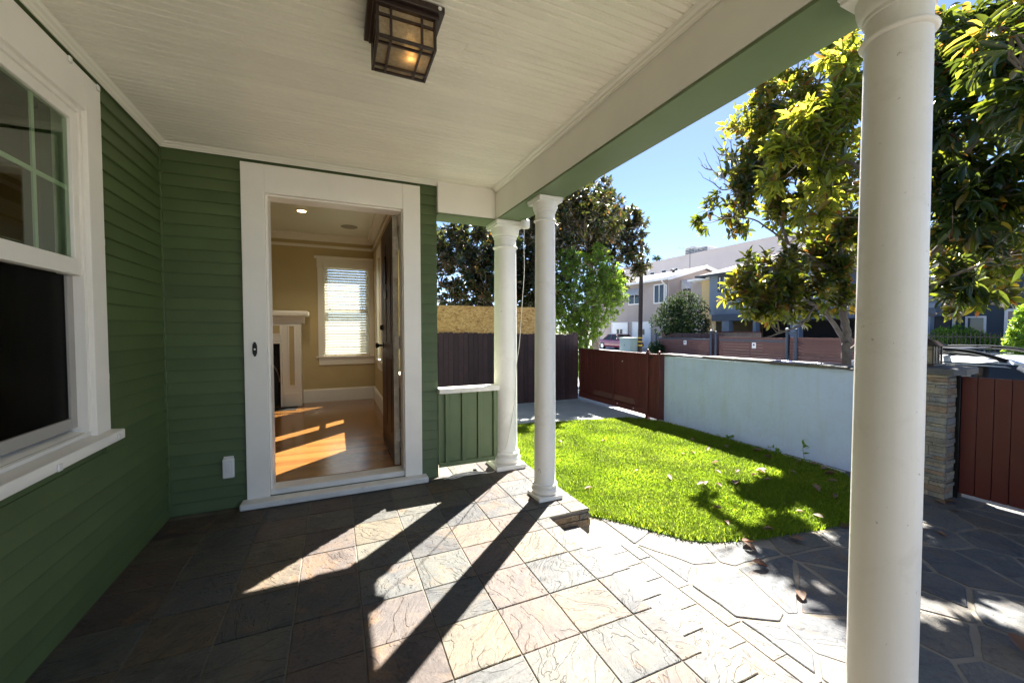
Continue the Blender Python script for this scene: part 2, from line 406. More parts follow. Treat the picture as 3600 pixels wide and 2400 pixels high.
def amber():
    t = NT('seedy_lamp_glass'); co = t.coord('Object')
    nz = t.noise(co, 60, 5, 0.7)
    t.col(t.ramp(nz, [(0.3, (0.20,0.18,0.125)), (0.65, (0.50,0.48,0.38))])); t.rough(0.15)
    t.b.inputs['Transmission Weight'].default_value = 0.0
    tr = t.n('ShaderNodeBsdfTranslucent'); tr.inputs[0].default_value = (0.62,0.55,0.42,1)
    tp = t.n('ShaderNodeBsdfTransparent'); tp.inputs[0].default_value = (0.80,0.72,0.56,1)
    m0 = t.n('ShaderNodeMixShader'); m0.inputs[0].default_value = 0.5; t.l(tr.outputs[0], m0.inputs[1]); t.l(tp.outputs[0], m0.inputs[2])
    mx = t.n('ShaderNodeMixShader'); mx.inputs[0].default_value = 0.5
    t.l(t.b.outputs[0], mx.inputs[1]); t.l(m0.outputs[0], mx.inputs[2]); t.l(mx.outputs[0], t.out.inputs['Surface'])
    t.bump(nz, 0.5, 0.004); return t.m
AMBER = amber()
def emit(name, c, s):
    t = NT(name); t.col(c); t.b.inputs['Emission Color'].default_value = (*c, 1); t.b.inputs['Emission Strength'].default_value = s; return t.m
BULB = emit('lit_bulb', (1.0,0.66,0.30), 0.55)
DOWNLIGHT = emit('lit_downlight', (1.0,0.78,0.45), 2.0)

def paintcar(name, c, rough=0.25):
    t = NT(name); t.col(c); t.rough(rough); t.b.inputs['Coat Weight'].default_value = 0.8; t.b.inputs['Coat Roughness'].default_value = 0.05
    return t.m
# ------------------------------------------------------------------ setting: ground sheets
def sheet(name, poly, z, m, kind='structure', thick=0.0):
    b = MB()
    if thick: b.slab(poly, z-thick, z)
    else: b.add([(x, y, z) for x, y in poly], [tuple(range(len(poly)))])
    return tag(b.build(name, m), kind=kind)
sheet('ground', [(-600,-600),(600,-600),(600,600),(-600,600)], -0.62, EARTH)
sheet('yard_ground', [(1.95,-9),(6.0,-9),(6.0,1.46),(5.72,1.46),(5.72,3.9),(14,3.9),(14,14),(-9,14),(-9,-9)], -0.215, CONCRETE, thick=0.4)  # mostly unseen; pale concrete chosen to bounce light up to the porch ceiling
sheet('driveway', [(2.0,2.02),(5.66,1.72),(8.4,1.46),(8.4,3.86),(5.9,3.70),(2.0,3.70)], -0.185, CONCRETE, thick=0.1)
sheet('near_pavement', [(6.3,-40),(7.0,-40),(7.0,60),(6.3,60)], -0.42, CONCRETE, thick=0.19)
sheet('road', [(7.0,-200),(19.0,-200),(19.0,200),(7.0,200)], -0.57, ASPHALT, thick=0.04)
sheet('far_pavement', [(19.0,-60),(20.6,-60),(20.6,90),(19.0,90)], -0.45, CONCRETE, thick=0.16)
sheet('far_lot_ground', [(20.6,-60),(80,-60),(80,90),(20.6,90)], -0.48, CONCRETE, thick=0.13)
sheet('mortar_bed', [(2.36,-8.5),(5.99,-8.5),(5.99,1.2),(2.36,1.2)], -0.183, MORTAR, thick=0.015)

# ------------------------------------------------------------------ the house
house = thing('house', 'green clapboard bungalow with white trim and tiled front porch', 'house')
ZC = 2.510; PITCH = 0.0825
def holes_wall(b, axis, c0, c1, u0, u1, z0, z1, holes):
    us = sorted({u0, u1, *[h[0] for h in holes], *[h[1] for h in holes]}); zs = sorted({z0, z1, *[h[2] for h in holes], *[h[3] for h in holes]})
    for i in range(len(us)-1):
        for j in range(len(zs)-1):
            uc, zc = (us[i]+us[i+1])/2, (zs[j]+zs[j+1])/2
            if any(h[0] < uc < h[1] and h[2] < zc < h[3] for h in holes): continue
            if axis == 0: b.box(c0, c1, us[i], us[i+1], zs[j], zs[j+1])
            else: b.box(us[i], us[i+1], c0, c1, zs[j], zs[j+1])
    return b
WIN = (-2.06, -0.895, 0.80, 2.27)
b = MB(); holes_wall(b, 0, -0.14, -0.012, -6.2, 0.012, -0.6, 3.0, [WIN]); left_wall = b.build('left_wall', GREEN, house)
DOOR = (0.594, 1.56, 0.05, 2.245)
b = MB(); holes_wall(b, 1, 0.012, 0.14, -0.012, 1.838, -0.6, 3.0, [DOOR]); back_wall = b.build('back_wall', GREEN, house)
RW = [(0.55,0.97,0.84,2.30), (1.27,2.20,0.84,2.30), (2.51,2.92,0.84,2.30)]
b = MB(); holes_wall(b, 0, 1.70, 1.838, 0.141, 3.96, -0.6, 3.0, RW); b.build('side_wall', GREEN, house)
BWIN = (0.885, 1.57, 0.845, 2.33)
b = MB(); holes_wall(b, 1, 3.86, 3.96, -2.74, 1.699, -0.6, 3.0, [BWIN]); b.build('rear_wall', GREEN, house)
def board_x(y0, y1, z):       # clapboard on the left wall, facing +x
    return MB().prism([(-0.0115,z),(0.005,z+0.001),(0.0055,z+0.006),(-0.007,z+PITCH+0.003),(-0.0115,z+PITCH+0.003)], 1, y0, y1)
def board_y(x0, x1, z):
    return MB().prism([(0.0115,z),(-0.005,z+0.001),(-0.0055,z+0.006),(0.007,z+PITCH+0.003),(0.0115,z+PITCH+0.003)], 0, x0, x1)
for k in range(31):
    z = k*PITCH
    zz = z + rnd.uniform(-0.0015, 0.0015)
    top = z+PITCH
    if top <= 0.735:
        j = -2.6+rnd.uniform(-0.4,0.4)
        board_x(j+0.001, -0.009, zz).build('siding_board', GREEN, left_wall); board_x(-6.2, j, zz).build('siding_board', GREEN, left_wall)
    elif z < 2.44:
        board_x(-0.774, -0.009, zz).build('siding_board', GREEN, left_wall)
    else: board_x(-6.2, -0.009, zz).build('siding_board', GREEN, left_wall)
    if z < 2.44:
        board_y(0.009, 0.454, zz).build('siding_board', GREEN, back_wall)
        board_y(1.697, 1.842+rnd.uniform(-0.002,0.002), zz).build('siding_board', GREEN, back_wall)
    else: board_y(0.009, 1.842, zz).build('siding_board', GREEN, back_wall)
MB().box(-0.011,0.0085,-0.0085,0.0115,0.0,2.475).build('corner_strip', GREEN, house, bevel=0.003)

# ceiling of beaded boards
b = MB().box(-0.012,2.37,-6.2,0.012,ZC+0.012,ZC+0.03); ceiling = b.build('porch_ceiling', CEILP, house)
BW = 0.0834
prof = [(0,0),(0.0018,-0.007),(0.005,-0.012),(BW/2-0.0095,-0.012),(BW/2-0.006,-0.0055),(BW/2-0.0035,-0.0105),(BW/2+0.0035,-0.0105),(BW/2+0.006,-0.0055),(BW/2+0.0095,-0.012),(BW-0.005,-0.012),(BW-0.0022,-0.007),(BW-0.0012,0)]
y = -0.004; k = 0
while y > -4.4:
    cut = rnd.choice([None, None, rnd.uniform(0.5, 1.9)])
    dz = rnd.uniform(-0.0012, 0.0012)
    segs = [(0.0, 2.366)] if cut is None else [(0.0, cut), (cut+0.0012, 2.366)]
    for s0, s1 in segs:
        bb = MB(); bb.prism([(y-BW+u, ZC+0.012+v+dz) for u, v in prof], 0, s0, s1)
        bb.build('ceiling_board', CEILP, ceiling)
    y -= BW
MB().box(0.0,2.366,-6.2,y,ZC,ZC+0.012).build('ceiling_lining', CEILP, ceiling)
def crown(name, kind, a0, a1, c, sgn, axis, h=0.034, w=0.042):
    p = [(0,0),(0.006,-0.0),(0.008,0.006),(0.016,0.010),(0.020,0.018),(0.032,0.024),(0.036,0.030),(w,h),(0,h)]
    b = MB(); b.prism([(c+sgn*u, ZC-h-0.0015+v) for u, v in p], axis, a0, a1); return b.build(name, WHITE if kind else CEILP, house)
crown('crown_moulding', 0, -6.2, -0.006, 0.006, 1, 1)
crown('crown_moulding', 0, 0.006, 2.36, -0.006, -1, 0)
crown('crown_moulding', 0, -6.2, -0.05, 2.363, -1, 1)
# beams: white faced boards with a green underside
b = MB().box(2.365,2.605,-6.2,0.22,2.250,2.565); side_beam = b.build('porch_beam', WHITE, house, bevel=0.003)
MB().box(2.3665,2.6035,-6.2,0.2185,2.235,2.2495).build('beam_soffit', GREEN_TRIM, side_beam, bevel=0.002)
b = MB().box(1.844,2.364,-0.04,0.20,2.250,2.565); back_beam = b.build('porch_beam', WHITE, house, bevel=0.003)
MB().box(1.844,2.365,-0.0385,0.1985,2.235,2.2495).build('beam_soffit', GREEN_TRIM, back_beam, bevel=0.002)
# roof above the porch and over the rooms
MB().box(-3.2,2.70,-6.3,0.33,2.57,2.66).build('porch_roof', ROOFM, house)
MB().box(-3.2,2.15,0.335,4.4,3.0,3.16).build('main_roof', ROOFM, house)
MB().prism([(0.335,2.665),(-6.3,2.665),(-6.3,2.70),(0.335,3.0)], 0, -3.2, 2.70).build('roof_slope', ROOFM, house)

# columns
def column(cx, cy, D, P, A, name='column'):
    r0, r1 = D/2*1.03, D/2*0.95
    s = D/0.155
    zb = 0.034*s**0.7
    ht = 2.235
    zn = ht - 1.12*D; n = 14
    shaft = [(r0*1.05, zb+0.60*D), (r0*1.0, zb+0.66*D)]
    for i in range(1, n+1):
        t = i/n; shaft.append((r0+(r1-r0)*(t**1.6), zb+0.66*D+(zn-zb-0.66*D)*t))
    col = MB().lathe(shaft, cx, cy, 40).build(name, COLW, house)
    base = MB().box(cx-P/2, cx+P/2, cy-P/2, cy+P/2, 0.001, zb)
    base.build('plinth', COLW, col, bevel=0.004, smooth=False)
    R = r0*1.22
    pr = [(R*0.96, zb+0.0005)]
    for i in range(9):
        a = -math.pi/2+math.pi*i/8; pr.append((R-0.14*D*0.6+0.15*D*0.75*math.cos(a), zb+0.17*D+0.165*D*math.sin(a)))
    pr += [(R*0.93, zb+0.35*D), (R*0.93, zb+0.38*D)]
    for i in range(7):
        a = -math.pi/2+math.pi*i/6; pr.append((R*0.91+0.05*D*math.cos(a), zb+0.445*D+0.055*D*math.sin(a)))
    pr += [(r0*1.06, zb+0.51*D), (r0*1.05, zb+0.5995*D)]
    MB().lathe(pr, cx, cy, 40).build('base_moulding', COLW, col)
    zt = zn+0.0005
    cp = [(r1, zt)]
    for i in range(7):
        a = -math.pi/2+math.pi*i/6; cp.append((r1+0.055*D*math.cos(a)+0.004, zt+0.05*D+0.045*D*math.sin(a)))
    cp += [(r1*0.99, zt+0.12*D), (r1*0.99, ht-0.68*D), (r1*1.07, ht-0.67*D), (r1*1.07, ht-0.62*D)]
    rx = A/2*0.93
    for i in range(8):
        a = math.pi/2*i/7; cp.append((r1*1.06+(rx-r1*1.06)*math.sin(a), ht-0.60*D+(0.60*D-0.245*D)*(1-math.cos(a))))
    MB().lathe(cp, cx, cy, 40).build('capital', COLW, col)
    MB().box(cx-A*0.475, cx+A*0.475, cy-A*0.475, cy+A*0.475, ht-0.245*D, ht-0.155*D).build('abacus_step', COLW, col, bevel=0.003)
    MB().box(cx-A/2, cx+A/2, cy-A/2, cy+A/2, ht-0.155*D+0.0003, ht-0.0005).build('abacus', COLW, col, bevel=0.004)
    return col
column(2.484, 0.03, 0.210, 0.285, 0.275)
column(2.490, -0.725, 0.154, 0.200, 0.200)
column(2.490, -2.771, 0.150, 0.200, 0.200)

# half wall between the house corner and the first column
hw = MB().box(1.843,2.386,-0.012,0.02,0.105,0.722).build('half_wall', GREEN_TRIM, house)
for x0, x1 in ((1.898,1.936),(2.046,2.084),(2.192,2.228),(2.340,2.376)):
    MB().box(x0,x1,-0.036,-0.0125,0.125,0.7215).build('batten', GREEN_TRIM, hw, bevel=0.002)
    if x1 < 2.3: MB().box(x1+0.004,x1+0.102,-0.019,-0.0125,0.126,0.7215).build('panel_board', GREEN_TRIM, hw, bevel=0.002)
MB().box(1.843,2.386,-0.03,-0.0125,0.085,0.1245).build('bottom_rail', GREEN_TRIM, hw, bevel=0.003)
MB().box(1.841,2.388,-0.06,0.06,0.7225,0.765).build('rail_cap', WHITE, hw, bevel=0.004)

# front doorway
dw = MB().box(0.451,0.594,-0.026,0.0115,0.050,2.448).build('door_casing', WHITE, house, bevel=0.003)
MB().box(1.5605,1.700,-0.026,0.0115,0.050,2.448).build('casing_board', WHITE, dw, bevel=0.003)
MB().box(0.5945,1.560,-0.0255,0.0115,2.246,2.448).build('casing_board', WHITE, dw, bevel=0.003)
MB().box(0.418,1.737,-0.108,-0.0005,0.002,0.0495).build('door_sill', WORN, house, bevel=0.010)
MB().box(0.5945,1.560,0.0,0.15,0.0500,0.0935).build('threshold', WORN, house, bevel=0.006)
MB().box(0.5945,0.610,0.0,0.15,0.094,2.2455).build('door_jamb', WHITE, house, bevel=0.002)
MB().box(1.552,1.5597,0.0,0.15,0.094,2.2455).build('door_jamb', WHITE, house, bevel=0.002)
MB().box(0.6105,1.5515,0.0,0.15,2.233,2.2457).build('door_jamb', WHITE, house, bevel=0.002)
# open door leaf
X0, X1 = 1.497, 1.540
door = MB().box(X0,X1,0.155,1.055,0.104,2.228).build('door', DOORW, house, bevel=0.003)
MB().box(X0+0.0005,X1-0.0005,0.1475,0.1545,0.105,2.227).build('door_edge', paint('worn_beige_edge',(0.42,0.36,0.28),0.6,0.2,14,0.2,40,dirt=((0.16,0.10,0.06),18,0.58)), door)
for z in (0.36, 1.16, 2.0):
    MB().box(X0+0.012,X1+0.012,0.141,0.147,z-0.055,z+0.055).build('hinge', paint('hinge_paint', (0.5,0.44,0.36), 0.6, 0.2, 30, dirt=((0.03,0.02,0.015), 30, 0.6)), door, bevel=0.001)
    MB().tube([(X1+0.014,0.142,z-0.055),(X1+0.014,0.142,z+0.055)],0.007,8).build('hinge_pin', BRONZE, door)
for y0,y1,z0,z1 in ((0.29,0.58,0.35,1.0),(0.64,0.93,0.35,1.0),(0.29,0.58,1.15,2.08),(0.64,0.93,1.15,2.08)):
    MB().box(X0-0.004,X0-0.0005,y0,y1,z0,z1).build('door_panel', DOORW, door, bevel=0.003)
MB().prism([(0.945+0.035*math.cos(a*math.pi/8),1.105+0.035*math.sin(a*math.pi/8)) for a in range(16)],0,X0-0.008,X0-0.0005).build('rosette', BLACK, door)
b = MB(); b.lathe([(0.011,0),(0.011,0.03),(0.024,0.042),(0.031,0.056),(0.027,0.068),(0.012,0.072)],0,0,20)
kb = MB(); kb.sm = True; kb.add([(X0-0.008-z, 0.945+y, 1.105+x) for x,y,z in b.v], b.f); kb.build('door_knob', BLACK, door)
b = MB(); b.lathe([(0.030,0),(0.030,0.012),(0.022,0.03),(0.012,0.032)],0,0,20)
kb = MB(); kb.sm = True; kb.add([(X0-0.0005-z, 0.945+y, 1.29+x) for x,y,z in b.v], b.f); kb.build('deadbolt', BLACK, door)
def shield(yc, z0, z1, w):
    pts=[(yc-w,z0+0.05),(yc-w*0.4,z0+0.02),(yc,z0),(yc+w*0.4,z0+0.02),(yc+w,z0+0.05),(yc+w*0.7,(z0+z1)/2),(yc+w*0.5,z1-0.05),(yc,z1),(yc-w*0.5,z1-0.05),(yc-w*0.7,(z0+z1)/2)]
    return pts
MB().prism(shield(0.60,1.70,1.96,0.035),0,X0-0.018,X0-0.0045).build('door_knocker', BLACK, door, bevel=0.002)
MB().prism([(0.60+0.03*math.cos(a*math.pi/6),1.60+0.045*math.sin(a*math.pi/6)) for a in range(12)],0,X0-0.014,X0-0.0045).build('peephole_plate', BLACK, door)

# double hung window in the left wall
wn_ = MB().box(-0.0115,0.022,-0.895,-0.772,0.776,2.438).build('window_casing', WHITE, house, bevel=0.003)
MB().box(-0.0115,0.022,-2.185,-2.06,0.776,2.438).build('casing_board', WHITE, wn_, bevel=0.003)
MB().box(-0.0115,0.0215,-2.0595,-0.8955,2.268,2.438).build('casing_board', WHITE, wn_, bevel=0.003)
MB().prism([(-0.02,0.727),(0.066,0.727),(0.069,0.731),(0.069,0.770),(0.066,0.774),(-0.02,0.780)],1,-2.23,-0.757).build('window_sill', WHITE, wn_, bevel=0.002)
for y0,y1 in ((-0.918,-0.8955),(-2.0595,-2.037)):
    MB().box(-0.09,0.004,y0,y1,0.80,2.2675).build('jamb_stop', WHITE, wn_, bevel=0.002)
MB().box(-0.09,0.004,-2.0365,-0.9185,2.245,2.2675).build('jamb_stop', WHITE, wn_, bevel=0.002)
MB().prism([(-0.09,0.79),(0.0,0.781),(0.0,0.796),(-0.09,0.822)],1,-2.06,-0.8955).build('sub_sill', WHITE, wn_)
# upper sash
us_ = MB().box(-0.035,-0.004,-0.962,-0.9185,1.515,2.2445)
us_.box(-0.035,-0.004,-2.0365,-1.993,1.515,2.2445); us_.box(-0.035,-0.004,-1.9925,-0.9625,2.198,2.2445)
upper = us_.build('upper_sash', WHITE, wn_, bevel=0.003)
MB().box(-0.036,0.006,-1.9925,-0.9625,1.513,1.585).build('meeting_rail', WHITE, upper, bevel=0.003)
MB().box(-0.022,-0.018,-1.9925,-0.9625,1.585,2.198).build('pane', GLASS, upper)
for yv in (-1.170, -1.478, -1.785):
    MB().box(-0.030,-0.0235,yv-0.009,yv+0.009,1.585,2.198).build('muntin', PLASTICW, upper)
MB().box(-0.0305,-0.0240,-1.9925,-0.9625,1.886,1.904).build('muntin', PLASTICW, upper)
# lower sash with screen
ALU = paint('screen_frame_grey', (0.36,0.34,0.31), 0.45, 0.06, 6, 0.05, 40)
ls_ = MB().box(-0.058,-0.034,-0.962,-0.9185,0.826,1.512); ls_.box(-0.058,-0.034,-2.0365,-1.993,0.826,1.512)
ls_.box(-0.058,-0.034,-1.9925,-0.9625,0.826,0.876)
lower = ls_.build('screen_frame', ALU, wn_, bevel=0.003)
MB().box(-0.047,-0.044,-1.9925,-0.9625,0.876,1.512).build('screen', SCREEN, lower)
MB().box(-0.074,-0.070,-2.03,-0.925,0.85,1.512).build('pane', GLASS, lower)
for y, z in ((-0.771,1.70),(-0.771,1.04)):
    MB().box(0.004,0.018,y+0.0,y+0.012,z-0.016,z+0.016).build('hook', PLASTICW, wn_, bevel=0.003)
for y, z in ((-0.825,0.747),(-1.285,0.742)):
    MB().box(0.069,0.076,y-0.014,y+0.014,z-0.014,z+0.014).build('hook', PLASTICW, wn_, bevel=0.003)
for y, z in ((-0.80,2.425),(-1.02,2.425)):
    MB().box(0.022,0.030,y-0.012,y+0.012,z-0.014,z+0.012).build('hook', PLASTICW, wn_, bevel=0.003)
# dim room behind that window, with a pale blind side and window frame showing
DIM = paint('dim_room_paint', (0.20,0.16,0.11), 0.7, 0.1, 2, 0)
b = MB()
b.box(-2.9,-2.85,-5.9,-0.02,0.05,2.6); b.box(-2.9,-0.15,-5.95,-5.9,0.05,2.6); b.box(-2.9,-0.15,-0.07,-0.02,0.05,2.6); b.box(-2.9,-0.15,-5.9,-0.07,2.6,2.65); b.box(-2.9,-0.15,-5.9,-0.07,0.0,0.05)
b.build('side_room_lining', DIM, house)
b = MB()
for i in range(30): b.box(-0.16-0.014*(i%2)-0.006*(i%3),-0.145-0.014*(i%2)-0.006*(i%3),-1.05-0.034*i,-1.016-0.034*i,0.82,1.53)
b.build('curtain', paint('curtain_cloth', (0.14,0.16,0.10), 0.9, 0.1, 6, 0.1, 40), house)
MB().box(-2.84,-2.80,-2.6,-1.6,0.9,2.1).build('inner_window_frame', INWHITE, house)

# ------------------------------------------------------------------ the room behind the open door
ZF = 0.095; XR, YB, ZR = 1.646, 3.808, 2.79
b = MB(); holes_wall(b, 1, YB, YB+0.05, -2.6, XR, ZF, ZR, [BWIN]); inner_back = b.build('room_back_wall', OCHRE, house)
b = MB(); holes_wall(b, 0, XR, XR+0.052, 0.15, YB+0.05, ZF, ZR, RW); b.build('room_side_wall', OCHRE, house)
MB().box(-2.65,-2.6,0.15,YB,ZF,ZR).build('room_side_wall', OCHRE, house)
b = MB(); holes_wall(b, 1, 0.1405, 0.1495, -2.6, XR, ZF, ZR, [DOOR]); b.build('room_front_wall', OCHRE, house)
MB().box(-2.6,1.83,0.15,YB+0.1,ZR,ZR+0.04).build('room_ceiling', INCEIL, house)
sub = MB().box(-2.6,1.70,0.15,YB,0.03,ZF-0.012).build('room_floor', OAK, house)
y = 0.151; BWD = 0.0572
while y < YB-0.01:
    x = -1.6
    while x < XR:
        L = min(rnd.uniform(0.7, 2.0), XR-x)
        if XR-x-L < 0.3: L = XR-x
        MB().cbox(x, x+L-0.0008, y, min(y+BWD-0.0008, YB), ZF-0.012, ZF+rnd.uniform(-0.0003,0.0003), 0.0008).build('floor_board', OAK, sub, loc=(x, y, ZF))
        x += L
    y += BWD
# skirting, crown, picture rail
MB().prism([(YB-0.0005,ZF),(YB-0.022,ZF),(YB-0.022,0.285),(YB-0.012,0.305),(YB-0.0005,0.305)],0,0.56,XR).build('skirting_board', INWHITE, house)
MB().prism([(XR-0.0005,ZF),(XR-0.022,ZF),(XR-0.022,0.285),(XR-0.012,0.305),(XR-0.0005,0.305)],1,0.15,YB-0.023).build('skirting_board', INWHITE, house)
cp = [(0.0005,0),(0.018,0),(0.022,0.012),(0.05,0.03),(0.07,0.055),(0.10,0.07),(0.105,0.10),(0.0005,0.10)]
MB().prism([(YB-u, 2.688+v) for u,v in cp],0,-2.6,XR).build('room_crown', INWHITE, house)
MB().prism([(XR-u, 2.689+v) for u,v in cp],1,0.15,YB-0.01).build('room_crown', INWHITE, house)
MB().box(-2.6,XR,YB-0.02,YB-0.0005,2.585,2.628).build('picture_rail', INWHITE, house, bevel=0.004)
MB().box(XR-0.02,XR-0.0005,0.15,YB-0.021,2.585,2.628).build('picture_rail', INWHITE, house, bevel=0.004)
# window in the back wall of the room
iw = MB().box(0.785,0.884,YB-0.022,YB-0.0005,0.836,2.275).build('room_window', INWHITE, house, bevel=0.004)
MB().box(1.571,1.645,YB-0.022,YB-0.0005,0.836,2.275).build('casing_board', INWHITE, iw, bevel=0.004)
MB().box(0.778,1.645,YB-0.024,YB-0.0005,2.2755,2.415).build('head_board', INWHITE, iw, bevel=0.004)
MB().prism([(YB-0.0005,2.4155),(YB-0.03,2.4155),(YB-0.06,2.445),(YB-0.06,2.453),(YB-0.0005,2.453)],0,0.745,1.6455).build('head_cap', INWHITE, iw)
MB().box(0.752,1.6455,YB-0.055,YB+0.05,0.812,0.8355).build('room_window_sill', INWHITE, iw, bevel=0.004)
MB().box(0.79,1.6455,YB-0.022,YB-0.0005,0.692,0.8115).build('apron', INWHITE, iw, bevel=0.004)
MB().box(0.885,1.57,YB+0.075,YB+0.078,0.836,2.33).build('pane', CLEAR, iw)
b = MB(); b.box(0.886,0.935,YB+0.06,YB+0.095,0.84,2.325); b.box(1.52,1.569,YB+0.06,YB+0.095,0.84,2.325); b.box(0.9355,1.5195,YB+0.06,YB+0.095,1.56,1.61); b.box(0.9355,1.5195,YB+0.06,YB+0.095,2.28,2.325)
b.build('room_sash', INWHITE, iw)
bl = thing('window_blind', 'lowered white slatted blind in the far room window seen through the doorway', 'blind', (1.225,YB,0.86))
MB().box(0.875,1.578,YB-0.052,YB-0.0245,2.27,2.355).build('headrail', INWHITE, bl, bevel=0.004)
z = 2.305; k = 0
slat_me = None
while z > 0.885:
    if slat_me is None:
        b = MB(); b.prism([(-0.021,-0.012),(-0.004,-0.0005),(0.021,0.012),(0.021,0.0145),(-0.004,0.002),(-0.021,-0.0095)],0,-0.335,0.335)
        so = b.build('slat', BLINDM, bl, loc=(0,0,0)); slat_me = so.data
        so.location = Vector((1.2275,YB+0.012,z))-org(bl); so.rotation_euler = (0.34,0,0)
    else: place(slat_me,'slat',bl,(1.2275,YB+0.012,z),(0.34+rnd.uniform(-0.05,0.05),rnd.uniform(-0.004,0.004),0))
    z -= 0.044
MB().box(0.892,1.563,YB-0.008,YB+0.03,0.848,0.868).build('bottom_rail', INWHITE, bl, bevel=0.003)
for x in (1.0,1.225,1.45):
    MB().tube([(x,YB-0.012,2.27),(x,YB-0.012,0.868)],0.0012,4).build('lift_cord', INWHITE, bl)
MB().tube([(0.965,YB-0.03,2.27),(0.965,YB-0.03,1.62)],0.0015,4).build('pull_cord', INWHITE, bl)
MB().lathe([(0.004,0),(0.008,0.01),(0.006,0.035),(0.002,0.04)],0.965,YB-0.03,8,1.58).build('cord_tassel', BLACK, bl)
# windows of the room's side wall (only edges show past the door)
for i, (y0,y1,z0,z1) in enumerate(RW):
    b = MB(); b.box(1.62,1.645,y0-0.09,y0,z0-0.004,z1+0.02); b.box(1.62,1.645,y1,y1+0.09,z0-0.004,z1+0.02); b.box(1.62,1.645,y0-0.09,y1+0.09,z1+0.021,z1+0.15)
    w = b.build('room_window', INWHITE, house, bevel=0.003)
    MB().box(1.598,1.80,y0-0.001,y1+0.001,0.815,0.8395).build('room_window_sill', INWHITE, w)
    MB().box(1.598,1.645,y0-0.11,y0-0.0015,0.815,0.8355).build('sill_horn', INWHITE, w)
    MB().box(1.598,1.645,y1+0.0015,y1+0.11,0.815,0.8355).build('sill_horn', INWHITE, w)
    MB().box(1.622,1.645,y0-0.09,y1+0.09,0.69,0.8145).build('apron', INWHITE, w)
    MB().box(1.778,1.781,y0,y1,z0,z1).build('pane', CLEAR, w)
    if i != 1:
        b = MB(); b.box(1.765,1.795,y0,y1,1.46,1.53); b.build('meeting_rail', INWHITE, w)
    rb = MB(); rb.box(1.66,1.69,y0+0.01,y1-0.01,2.24,2.295)
    for k in range(9): rb.box(1.66,1.695,y0+0.012,y1-0.012,2.12+k*0.013,2.126+k*0.013)
    o = rb.build('window_blind', INWHITE, None)
    tag(o, ['raised white blind bunched above the side window nearest the front door', 'raised white blind bunched above the wide middle side window', 'raised white blind bunched above the side window nearest the back corner'][i], 'blind', 'raised blinds on the side windows')
# ceiling fittings of the room
t = MB(); t.lathe([(0.062,0.0),(0.075,0.004),(0.075,0.008),(0.0,0.008)],0.67,2.42,24,ZR-0.009)
dl = t.build('recessed_light', INWHITE, None); tag(dl, 'small lit recessed light in the ceiling of the room behind the door', 'ceiling light')
ORG[dl.name] = Vector((0,0,0))
MB().lathe([(0.0,0),(0.05,0.0005),(0.05,0.002)],0.67,2.42,24,ZR-0.0125).build('lens', DOWNLIGHT, dl)
vt = MB().lathe([(0.10,0),(0.115,0.006),(0.115,0.012)],1.25,3.05,28,ZR-0.0125).build('ceiling_speaker', paint('grille_grey', (0.30,0.28,0.22), 0.6, 0.1, 60, 0.2, 200), None)
tag(vt, 'round grey speaker grille in the ceiling of the room near the back wall', 'speaker')
rl = bpy.data.lights.new('downlight_lamp','SPOT'); rl.energy = 5; rl.spot_size = 2.2; rl.spot_blend = 0.6; rl.color=(1,0.84,0.62); rl.shadow_soft_size=0.05
rlo = bpy.data.objects.new('downlight_lamp',rl); link(rlo, dl); rlo.location=(0.67,2.42,ZR-0.06)
# fireplace
fp = thing('fireplace', 'white panelled fireplace mantel with black firebox inside the room', 'fireplace', (-0.15,3.68,ZF))
YF = 3.548
b = MB(); b.box(0.30,0.553,YF,YB-0.001,ZF,1.36); b.box(-0.86,-0.58,YF,YB-0.001,ZF,1.36); b.box(-0.58,0.30,YF,YB-0.001,1.095,1.36)
b.build('surround', INWHITE, fp, bevel=0.004)
MB().prism([(YB-0.001,1.3605),(YF-0.004,1.3605),(YF-0.012,1.40),(YF-0.035,1.43),(YF-0.05,1.465),(YB-0.001,1.465)],0,-0.9,0.60).build('bed_moulding', INWHITE, fp)
MB().box(-0.97,0.668,YF-0.115,YB-0.001,1.4655,1.555).build('mantel_shelf', INWHITE, fp, bevel=0.030, seg=4)
for x0,x1,z0,z1 in ((0.395,0.46,0.42,1.32),(-0.52,0.27,1.21,1.33),(-0.76,-0.69,0.42,1.32)):
    MB().box(x0,x1,YF-0.003,YF-0.0005,z0,z1).build('ochre_panel', OCHRE, fp)
    b = MB(); w=0.018
    b.box(x0-w,x0,YF-0.012,YF-0.0005,z0-w,z1+w); b.box(x1,x1+w,YF-0.012,YF-0.0005,z0-w,z1+w); b.box(x0,x1,YF-0.012,YF-0.0005,z0-w,z0); b.box(x0,x1,YF-0.012,YF-0.0005,z1,z1+w)
    b.build('panel_moulding', INWHITE, fp, bevel=0.003)
MB().box(0.325,0.558,YF-0.018,YF-0.0005,ZF,0.30).build('plinth_block', INWHITE, fp, bevel=0.005)
b = MB(); b.box(0.272,0.298,YF-0.025,YF+0.02,ZF,1.09); b.box(-0.58,0.272,YF-0.025,YF+0.02,1.058,1.09); b.build('firebox_trim', INWHITE, fp, bevel=0.004)
b = MB(); b.box(-0.58,0.2715,YF+0.12,YF+0.14,ZF,1.0575); b.build('firebox', FIREBLACK, fp)
pts = [(-0.05+0.30*math.cos(a),YF+0.10,0.45+0.40*math.sin(a)) for a in np.linspace(0.05,math.pi-0.05,18)]
MB().tube(pts,0.012,6).build('arch_trim', flat('arch_steel',(0.45,0.42,0.38),0.35,0.8), fp)
MB().box(-0.62,0.50,3.22,YF-0.026,ZF+0.0005,ZF+0.006).build('hearth', FIREBLACK, fp)
